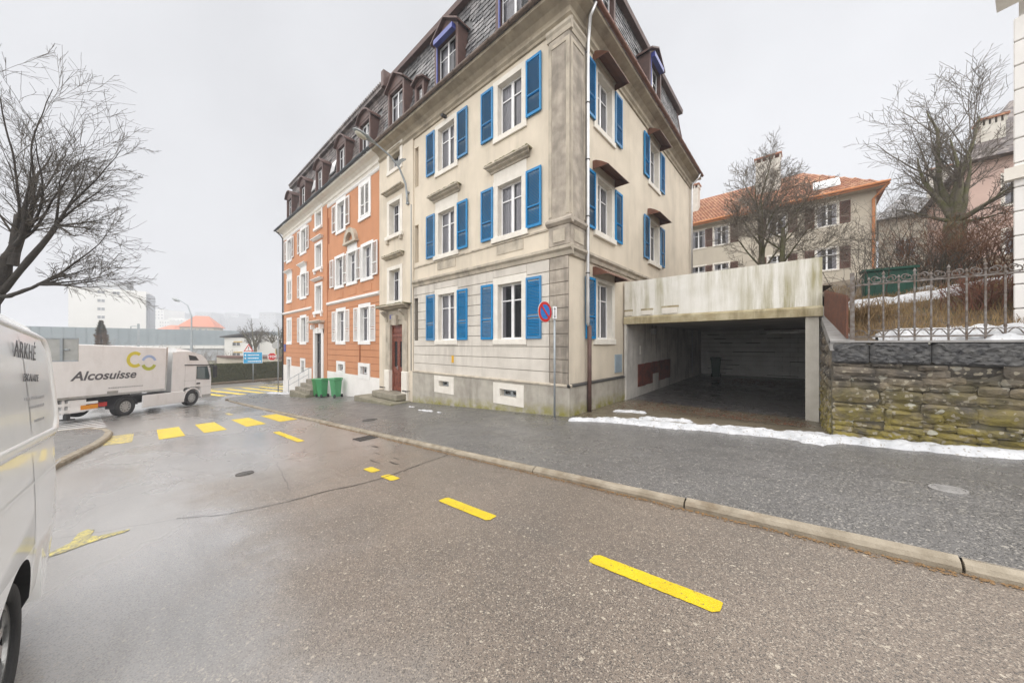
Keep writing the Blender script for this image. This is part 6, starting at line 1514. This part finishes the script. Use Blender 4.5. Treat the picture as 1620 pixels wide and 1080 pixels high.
# tile courses as overlapping half-round rows
tb = MB(); nrow = 26
for r in range(nrow):
    f = r / nrow; y = lerp(-.72, 4.7, f); z = ez - .02 + f * 4.2; xa, xb = lerp(hx0 - .5, hx0 + 3, f), lerp(hx1 + .8, hx1 - 3.6, f); x = xa
    while x < xb - .2:
        tb.add([(x, y, z + .02), (x + .1, y - .01, z + .07), (x + .2, y, z + .02), (x, y + .24, z + .17), (x + .1, y + .24, z + .2), (x + .2, y + .24, z + .17)], [(0, 1, 4, 3), (1, 2, 5, 4), (0, 2, 1)]); x += .235
link('tiles', tb.mesh('tiles', 'tile_orange'), rf, kind='stuff')
ft.mb('eave_board', MB().box(hx0 - .5, hx1 + .82, -.8, -.68, ez - .18, ez + .02), 'tile_edge'); ft.mb('soffit', MB().box(hx0 - .5, hx1 + .8, -.68, .0, ez - .14, ez - .06), 'house_cream')
ft.mb('gutter', MB().tube([(hx0 - .5, -.88, ez), (hx1 + .85, -.88, ez)], .09, 8), 'tile_edge')
ft.mb('downpipe', MB().tube([(hx1 + .8, -.8, ez - .1), (hx1 + .15, -.15, ez - .8), (hx1 + .15, -.12, 0)], .08, 8), 'tile_edge')
f = .45; sk = ft.mb('skylight', MB().hexa([(.6, lerp(-.7, 4.7, .2), ez + 4.2 * .2 + .05), (2.1, lerp(-.7, 4.7, .2), ez + 4.2 * .2 + .05), (2.1, lerp(-.7, 4.7, .4), ez + 4.2 * .4 + .05), (.6, lerp(-.7, 4.7, .4), ez + 4.2 * .4 + .05), (.6, lerp(-.7, 4.7, .2), ez + 4.2 * .2 + .2), (2.1, lerp(-.7, 4.7, .2), ez + 4.2 * .2 + .2), (2.1, lerp(-.7, 4.7, .4), ez + 4.2 * .4 + .2), (.6, lerp(-.7, 4.7, .4), ez + 4.2 * .4 + .2)]), 'van_glass')
def chimney(fc, s, d, z0, z1, w_=1.1):
    o = fc.mb('chimney', MB().box(s - w_ / 2, s + w_ / 2, d, d + .8, z0, z1), 'pillar')
    for k in range(5): link('flue_pier', MB().box(s - w_ / 2 + k * w_ / 4 - .06, s - w_ / 2 + k * w_ / 4 + .06, d, d + .8, z1, z1 + .3).mesh('flue_pier', 'pillar'), o)
    link('cap', MB().box(s - w_ / 2 - .12, s + w_ / 2 + .12, d - .1, d + .9, z1 + .3, z1 + .42).mesh('cap', 'tile_orange'), o)
chimney(ft, -2.3, 2.4, ez + 2, ez + 5.2, 1.7); chimney(ft, -8.3, 2.0, ez + 1.5, ez + 4.4, 1.3)
# white building closing the view on the right
rb = thing('white_building', 'tall white rendered building standing on the bank past the railing', 'building', (6, 13, 0))
bx_ = atY(1604, 500, 9.6).x; FB = Face(rb, (bx_, 9.6), R(-20)); bx = 0.
FB.mb('wall', wall_mesh(bx + .5, 5, -.2, 7, [(2.2, 3.4, 1.2, 2.6), (2.2, 3.4, 3.4, 5.0)]), 'white_render')
for a, e in ((1.2, 2.6), (3.4, 5.0)): pane_window(FB, 2.8, a, e, 1.2)
zc = -.2
while zc < 5.4:
    FB.mb('quoin', MB().cbox(bx, bx + .62 + (.0 if int(zc * 3) % 2 else .12), -.05, .3, zc, zc + .385, .012), 'white_render'); zc += .4
FB.mb('side_wall', MB().box(bx + .02, bx + .3, .3, 8, -.2, 7), 'white_render')
FB.mb('plinth', MB().box(bx - .04, 5, -.09, .0, -.2, .28), 'plinth_stone'); FB.mb('string_course', MB().box(bx - .08, 5, -.12, .01, 2.72, 2.92), 'white_stone')
FB.mb('cornice', MB().rings([[(s, 0, 5.65), (s, -.06, 5.7), (s, -.16, 5.8), (s, -.2, 5.92), (s, .2, 5.95)] for s in (bx - .16, 5)]), 'white_stone'); FB.mb('gutter', MB().tube([(bx - .24, -.27, 5.9), (5, -.27, 5.9)], .06, 8), 'dark_metal')
# pinkish house and slate-roofed house behind the great tree
pk = thing('pink_house', 'pinkish rendered house with steep dark roof behind the great tree', 'house', (13, 34, 4)); c0 = atY(1535, 400, 31).x
fp = Face(pk, (0, 31), 0)
fp.mb('wall', wall_mesh(c0, 20, 2, 10.3, [(c0 + 1.1, c0 + 2.1, 4.6, 6.2, .12), (c0 + 1.1, c0 + 2.1, 7.6, 9.2, .12), (c0 + 4.1, c0 + 5.1, 4.6, 6.2, .12)]), 'house_pink')
for s, a in ((c0 + 1.6, 4.6), (c0 + 1.6, 7.6), (c0 + 4.6, 4.6)): pane_window(fp, s, a, a + 1.6, 1.0)
fp.mb('roof', MB().rings([[(c0 - .4, -.6, 10.2), (20, -.6, 10.2), (20, 9, 10.2), (c0 - .4, 9, 10.2)], [(c0 + 2.2, 3.5, 14.6), (20, 3.5, 14.6), (20, 4.5, 14.6), (c0 + 2.2, 4.5, 14.6)]]), 'brown_slate'); chimney(fp, c0 + .9, .6, 10.4, 12.4, .8)
fp.mb('side_wall', MB().box(c0, c0 + .25, .01, 8.5, 2, 10.19), 'house_pink')
gh = thing('grey_roofed_house', 'low house with snow-flecked dark roof beyond the bare shrubs', 'house', (9, 46, 4)); fg = Face(gh, (0, 44), 0); g0, g1 = atY(1390, 400, 44).x, atY(1500, 400, 44).x
fg.mb('wall', wall_mesh(g0, g1, 2, 11.2, [(g0 + 1 + k * 2.2, g0 + 2.1 + k * 2.2, 7.6, 9.2, .12) for k in range(3)]), 'house_cream')
for k in range(3): pane_window(fg, g0 + 1.55 + k * 2.2, 7.6, 9.2, 1.1)
fg.mb('roof', MB().rings([[(g0 - .5, -.6, 11.1), (g1 + .5, -.6, 11.1), (g1 + .5, 8, 11.1), (g0 - .5, 8, 11.1)], [(g0 + 2, 3.5, 14.2), (g1 - 2, 3.5, 14.2), (g1 - 2, 4, 14.2), (g0 + 2, 4, 14.2)]]), 'slate'); chimney(fg, g0 + 4, 3, 13, 15.4, 1.2)

# ------------------------------------------------------------------ far side of the junction
hg = thing('hedge', 'long clipped green hedge across the side road', 'hedge', (-47, 12, -4.1)); b = MB(); rg = random.Random(9)
hx, hy0, hy1 = -46.8, 2.0, 34.
def hedge_x(y): return -46.2 - (y - 2) * .22
for k in range(26000):
    y = rg.uniform(hy0, hy1) if rg.random() < .4 else rg.uniform(hy0, 14); f = rg.random()
    if f < .72: x, z = hedge_x(y) + rg.uniform(-.08, .10), rg.uniform(-4.1, -2.15)
    else: x, z = hedge_x(y) - rg.uniform(0, 1.0), -2.15 + rg.uniform(-.06, .07)
    s = rg.uniform(.03, .075); a = Vector((rg.uniform(-1, 1), rg.uniform(-1, 1), rg.uniform(-1, 1))).normalized() * s; c_ = a.orthogonal().normalized() * s * .6; p = Vector((x, y, z))
    b.quad(tuple(p - a), tuple(p + c_), tuple(p + a), tuple(p - c_))
b.obj('foliage', 'hedge', hg, kind='stuff')
MB().hexa([(hedge_x(hy0) - 1, hy0, -4.2), (hedge_x(hy0), hy0, -4.2), (hedge_x(hy1), hy1, -4.2), (hedge_x(hy1) - 1, hy1, -4.2), (hedge_x(hy0) - 1, hy0, -2.2), (hedge_x(hy0), hy0, -2.2), (hedge_x(hy1), hy1, -2.2), (hedge_x(hy1) - 1, hy1, -2.2)]).obj('inner_mass', 'hedge', hg)
vg = MB(); vg.rings([[(-45.0 - (y - 2) * .2, y, z) for y in (-30, 2, 40)] + [(-47 - (y - 2) * .2, y, z) for y in (40, 2, -30)] for z in (-4.3, -4.02)]); vg.obj('verge', 'soil', kind='structure')
lw = thing('low_garage', 'long low building with flat brown roof behind the hedge', 'building', (-58, 14, -4))
a, c = atT(440, 566, 52), atT(362, 574, 56)
MB().hexa([(a.x, a.y, -4.2), (a.x - 4, a.y + 4, -4.2), (c.x - 5, c.y - 1, -4.2), (c.x, c.y, -4.2), (a.x, a.y, -2.3), (a.x - 4, a.y + 4, -2.3), (c.x - 5, c.y - 1, -2.3), (c.x, c.y, -2.3)]).obj('wall', 'house_cream', lw)
MB().hexa([(a.x + .4, a.y + .2, -2.3), (a.x - 4, a.y + 4.4, -2.3), (c.x - 5.4, c.y - 1, -2.3), (c.x + .4, c.y - .4, -2.3), (a.x + .4, a.y + .2, -1.95), (a.x - 4, a.y + 4.4, -1.95), (c.x - 5.4, c.y - 1, -1.95), (c.x + .4, c.y - .4, -1.95)]).obj('roof', 'house_brown', lw)
def far_block(name, label, px0, px1, py_top, t, depth, m, zb=-5., wins=None, roof=None, group=None, cat='building', wm='far_glass', tb=None):
    """block whose camera-facing wall spans px0..px1 at range t; windows as (px, py, w, h) in pixels"""
    a0, a1 = (px0 - 810) / F_, (px1 - 810) / F_; tb = tb or t * (a0 * a1 + 1) / (a1 * a1 + 1) * .985
    p0, p1 = atT(px0, py_top, t), atT(px1, py_top, tb); zt = (p0.z + p1.z) / 2
    d = (p1 - p0); d.z = 0; W = d.length; d.normalize(); n = Vector((-d.y, d.x, 0)); mid_ = (p0 + p1) / 2
    if n.dot(mid_) < 0: n = -n
    rz_ = math.atan2(d.y, d.x); o = thing(name, label, cat, (p0.x, p0.y, zb), (0, 0, rz_), group)
    link('wall', MB().box(0, W, 0, depth, 0, zt - zb).mesh('wall', m), o)
    for (wx_, wy_, ww, hh) in wins or []:
        r_ = ray(wx_, wy_); q = (p0.dot(n)) / r_.dot(n); P_ = r_ * q; s = (P_ - p0).dot(d); w_ = ww / F_ * t; h_ = hh / F_ * t; z_ = P_.z - zb
        wo = link('window', MB().box(s - w_ / 2, s + w_ / 2, -.12, .0, z_ - h_ / 2, z_ + h_ / 2).mesh('window', 'far_white'), o); k = .08 * w_
        link('pane', MB().box(s - w_ / 2 + k, s - k / 2, -.14, -.125, z_ - h_ / 2 + k, z_ + h_ / 2 - k).box(s + k / 2, s + w_ / 2 - k, -.14, -.125, z_ - h_ / 2 + k, z_ + h_ / 2 - k).mesh('pane', wm), wo)
    if roof: link('roof', MB().rings([[(-.8, -.8, zt - zb), (W + .8, -.8, zt - zb), (W + .8, depth + .8, zt - zb), (-.8, depth + .8, zt - zb)], [(W * .3, depth * .45, zt - zb + roof), (W * .7, depth * .45, zt - zb + roof), (W * .7, depth * .55, zt - zb + roof), (W * .3, depth * .55, zt - zb + roof)]]).mesh('roof', 'far_roof'), o)
    return o, W, zt - zb, d, n
# white tower block
o, W, H, d, n = far_block('tower_block', 'white tower block with a column of small windows and roof plant', 108, 231, 457, 150, 14, 'far_white', wins=[(160, y, 9, 6) for y in (462, 475.5, 488.5, 501.5)] + [(184, 463.5, 8.5, 6)])
link('roof_plant', MB().box(W * .26, W * .72, 3, 9, H, H + 3.6).mesh('roof_plant', 'far_grey'), o); link('chimney', MB().box(W * .72, W * .79, 2, 5, H, H + 4.6).mesh('chimney', 'far_dark'), o)
link('glazed_side', MB().box(W, W + 1.2, .6, 13.8, 0, H - 1.2).mesh('glazed_side', 'far_glass'), o)
# long grey shed and its base
o, W, H, d, n = far_block('long_shed', 'long grey ribbed shed running behind the junction', 20, 450, 521, 70, 12, 'far_band', zb=-.1, tb=104)
for k in range(1, 30): link('rib', MB().box(W * k / 30 - .06, W * k / 30 + .06, -.1, -.005, 0, H).mesh('rib', 'far_band'), o)
link('base_wall', MB().box(0, W, -.05, 12, -5, -.05).mesh('base_wall', 'far_grey'), o); link('white_strip', MB().box(0, W, -.4, -.06, -1.0, -.2).mesh('white_strip', 'far_white'), o)
# white two-storey house with ochre window trims
o, W, H, d, n = far_block('white_house', 'white two-storey house with ochre window trims behind the hedge', 355, 402, 534, 68, 9, 'far_white', zb=-5, wins=[(374, 544, 11, 6.5), (374, 560.5, 11, 6.5)], wm='far_dark')
for y in (540.6, 557.2): P_ = atT(374, y, 68); link('window_lintel', MB().box((P_ - atT(355, y, 68)).dot(d) - .75, (P_ - atT(355, y, 68)).dot(d) + .75, -.16, -.125, P_.z + 5 - .08, P_.z + 5 + .12).mesh('window_lintel', 'ochre'), o)
link('roof', MB().hexa([(-.6, -.6, H), (W + .5, -.6, H + 1.2), (W + .5, 9.5, H + 1.2), (-.6, 9.5, H), (-.6, -.6, H + .25), (W + .5, -.6, H + 1.45), (W + .5, 9.5, H + 1.45), (-.6, 9.5, H + .25)]).mesh('roof', 'far_dark'), o)
o, W, H, d, n = far_block('white_house', 'white annex with grey garage front and ochre shutters left of the orange house', 402, 450, 531, 72, 9, 'far_white', zb=-5, wins=[(407, 548, 8, 10)], wm='far_grey')
link('garage_front', MB().box(W * .02, W * .45, -.2, -.01, .3, 2.8).mesh('garage_front', 'far_grey'), o)
P_ = atT(436, 558, 71); s = (P_ - atT(402, 531, 72)).dot(d); link('ochre_shutter', MB().box(s - .75, s + .75, -.3, -.05, 2.6, 4.2).mesh('ochre_shutter', 'ochre'), o)
far_block('red_roofed_house', 'cream house with big orange pyramid roof behind the grey shed', 284, 338, 517, 135, 12, 'house_cream', roof=5, wins=[(290 + 9 * k, 521.5, 4, 3.5) for k in range(5)], cat='house'); far_block('red_roofed_house', 'small red roof peeping over the grey shed', 252, 274, 521, 150, 8, 'house_cream', roof=2.2, cat='house')
# towers fading into the haze
tw = [('broad pale tower block left of the stepped towers', 238, 259, 489, 330), ('wide hazy slab block beyond the small red roof', 254, 285, 494, 380), ('cream mid-height block in front of the hazy slab', 252, 268, 506, 260), ('pale block directly left of the pyramid roof', 266, 291, 503, 280), ('squarish blue-grey tower above the pyramid roof', 309, 334, 494, 400), ('hazy low slab right of the squarish tower', 344, 362, 501, 420), ('stepped hazy block between slab and pollard tree', 356, 378, 495, 440), ('faint tower block nearest the orange house', 410, 436, 494, 430), ('faint wide block behind the pollard tree', 378, 412, 503, 460)]
for lab, a, c, y, t_ in tw:
    ws = []
    for r_ in range(3):
        for k in range(4): ws.append((a + (c - a) * (k + .5) / 4, y + 4 + r_ * 5, (c - a) / 4 * .45, 2.2))
    far_block('apartment_tower', lab, a, c, y, t_, 25, 'far_white' if 'cream' in lab or 'pale' in lab else 'far_grey', zb=-10, wins=ws, group='distant towers in the haze')
# far wooded rise
b = MB(); n = 60; rg = random.Random(2)
def edge(i): return 14 + 6 * math.sin(i * .21) + 3 * math.sin(i * .53 + 1)
v0 = [(-560 - 20 * math.sin(i * .2), -420 + i * 20, -8) for i in range(n)]; v1 = [(-700, -420 + i * 20, edge(i)) for i in range(n)]; v2 = [(-1200, -420 + i * 20, edge(i) + 8) for i in range(n)]
b.v = v0 + v1 + v2; b.f = [(i, i + 1, n + i + 1, n + i) for i in range(n - 1)] + [(n + i, n + i + 1, 2 * n + i + 1, 2 * n + i) for i in range(n - 1)]
b.obj('hills', 'grass_ground', kind='structure', smooth=True)
# catenary mast, conifer, scrub and pollard trees
c = atT(219, 600, 52); t = thing('signal_mast', 'grey steel mast with a short side arm behind the truck', 'mast', (c.x, c.y, -4.2))
MB().box(c.x - .14, c.x + .14, c.y - .14, c.y + .14, -4.2, atT(219, 512, 52).z).obj('mast', 'grey_metal', t); e = atT(207, 516, 52); MB().tube([tuple(atT(219, 516, 52)), tuple(e)], .05, 6).tube([tuple(e), tuple(e - Vector((0, 0, .6)))], .06, 6).obj('arm', 'grey_metal', t)
c = atT(160, 580, 46); c.z = -4.2
t = thing('conifer', 'small browning conifer in front of the tower block', 'tree', tuple(c)); rg = random.Random(6); b = MB()
hgt = atT(160, 507, 46).z + 4.2
for k in range(5200):
    f = rg.random() ** .8; a = rg.random() * 6.283; rr = (1 - f) ** .8 * 1.75 * rg.uniform(.3, 1.) * (.75 + .5 * noise.noise((math.cos(a) * 1.5, math.sin(a) * 1.5, f * 7)) + .2 * noise.noise((a * 3, f * 15, 2))); z = c.z + f * hgt; p = Vector((c.x + rr * math.cos(a), c.y + rr * math.sin(a), z)); s = rg.uniform(.1, .26)
    dd = Vector((math.cos(a), math.sin(a), rg.uniform(-.5, .5))).normalized() * s; q = dd.orthogonal().normalized() * s * .28; b.quad(tuple(p - dd * .3), tuple(p + q), tuple(p + dd), tuple(p - q))
b.obj('crown', 'conifer', t); MB().tube([tuple(c), (c.x, c.y, c.z + hgt * .9)], [.16, .03], 6).obj('trunk', 'bark', t)
PF = PP(rmin=.014, seg=[.6, .4, .3], taper=[.25, .3, .3], wob=[.14, .16, .16], up=[.07, .05, .03], sides=[6, 4, 3], kids=[9, 7, 0], start=[.3, .15, 0], ang=[(25, 60), (25, 60), (0, 1)], rk=[.5, .5, 1], lk=[.55, .5, 1])
for nm, lab, px, t_, sd, h in (('pollard_tree', 'bare pollard tree with thick leaning trunk before the white house', 402, 56, 51, 10.2), ('pollard_tree', 'bare tree half hidden by the orange house corner', 441, 54, 52, 9.5)):
    c = atT(px, 590, t_); c.z = -4.2
    tree(nm, lab, tuple(c), sd, [(0, 0, 0, .42), (.1, .1, 2.2, .36), (-.1, 0, 3.6, .40)], [((-.1, 0, 3.3), (math.cos(k * .9), math.sin(k * .9), 1.0 + .25 * (k % 3)), .2, h * .36) for k in range(7)] + [((-.1, 0, 3.3), (.1, .1, 1), .2, h * .4)], PF, 'bark_moss', 'twig')
def scrub(lab, px, t_, sd, h, n_, sp, m): c = atT(px, 590, t_); c.z = -4.3; return shrub_far(lab, c, sd, n_, h, sp, m)
def shrub_far(lab, c, seed, n_, h, sp, m):
    t = thing('scrub', lab, 'shrub', tuple(c), group='scrub along the railway'); rg = random.Random(seed); b = MB()
    for k in range(n_):
        o = Vector((rg.gauss(0, sp * .5), rg.gauss(0, sp * .5), 0)); d = Vector((rg.uniform(-.5, .5), rg.uniform(-.5, .5), 1)).normalized()
        grow([b], Vector(c) + o, d, .05, h * rg.uniform(.6, 1.1), 0, rg, dict(seg=[.5, .4, .3], taper=[.4, .3, .3], wob=[.2, .22, .2], up=[.02, 0, 0], sides=[3, 3, 3], kids=[7, 4, 0], start=[.15, .2, 0], ang=[(20, 60), (20, 60), (0, 1)], rk=[.6, .6, 1], lk=[.5, .5, 1]))
    b.obj('stems', m, t); return t
scrub('brown leafless scrub left of the conifer', 118, 50, 61, 4.2, 26, 4, 'twig_red'); scrub('brown leafless scrub right of the conifer', 190, 54, 62, 4.4, 26, 4, 'twig_red'); scrub('grey bare bush above the trailer roof', 258, 56, 63, 4.3, 22, 3.5, 'twig_grey'); scrub('grey bare bush between lamp post and white house', 335, 60, 64, 3.6, 24, 3.5, 'twig_grey'); scrub('bare brown thicket by the sign frame', 85, 44, 65, 4.0, 26, 4, 'twig_grey')
# ------------------------------------------------------------------ winter haze
hz = MB().box(-1650, 250, -900, 800, -14, 33).obj('haze', 'snow', kind='stuff'); m = bpy.data.materials.new('haze'); m.use_nodes = True; t = m.node_tree
t.nodes.remove(t.nodes['Principled BSDF']); pv_ = node(t, 'ShaderNodeVolumePrincipled'); pv_.inputs['Color'].default_value = (.93, .95, 1, 1); pv_.inputs['Density'].default_value = .0019
t.links.new(pv_.outputs[0], t.nodes['Material Output'].inputs['Volume']); hz.data.materials.clear(); hz.data.materials.append(m)
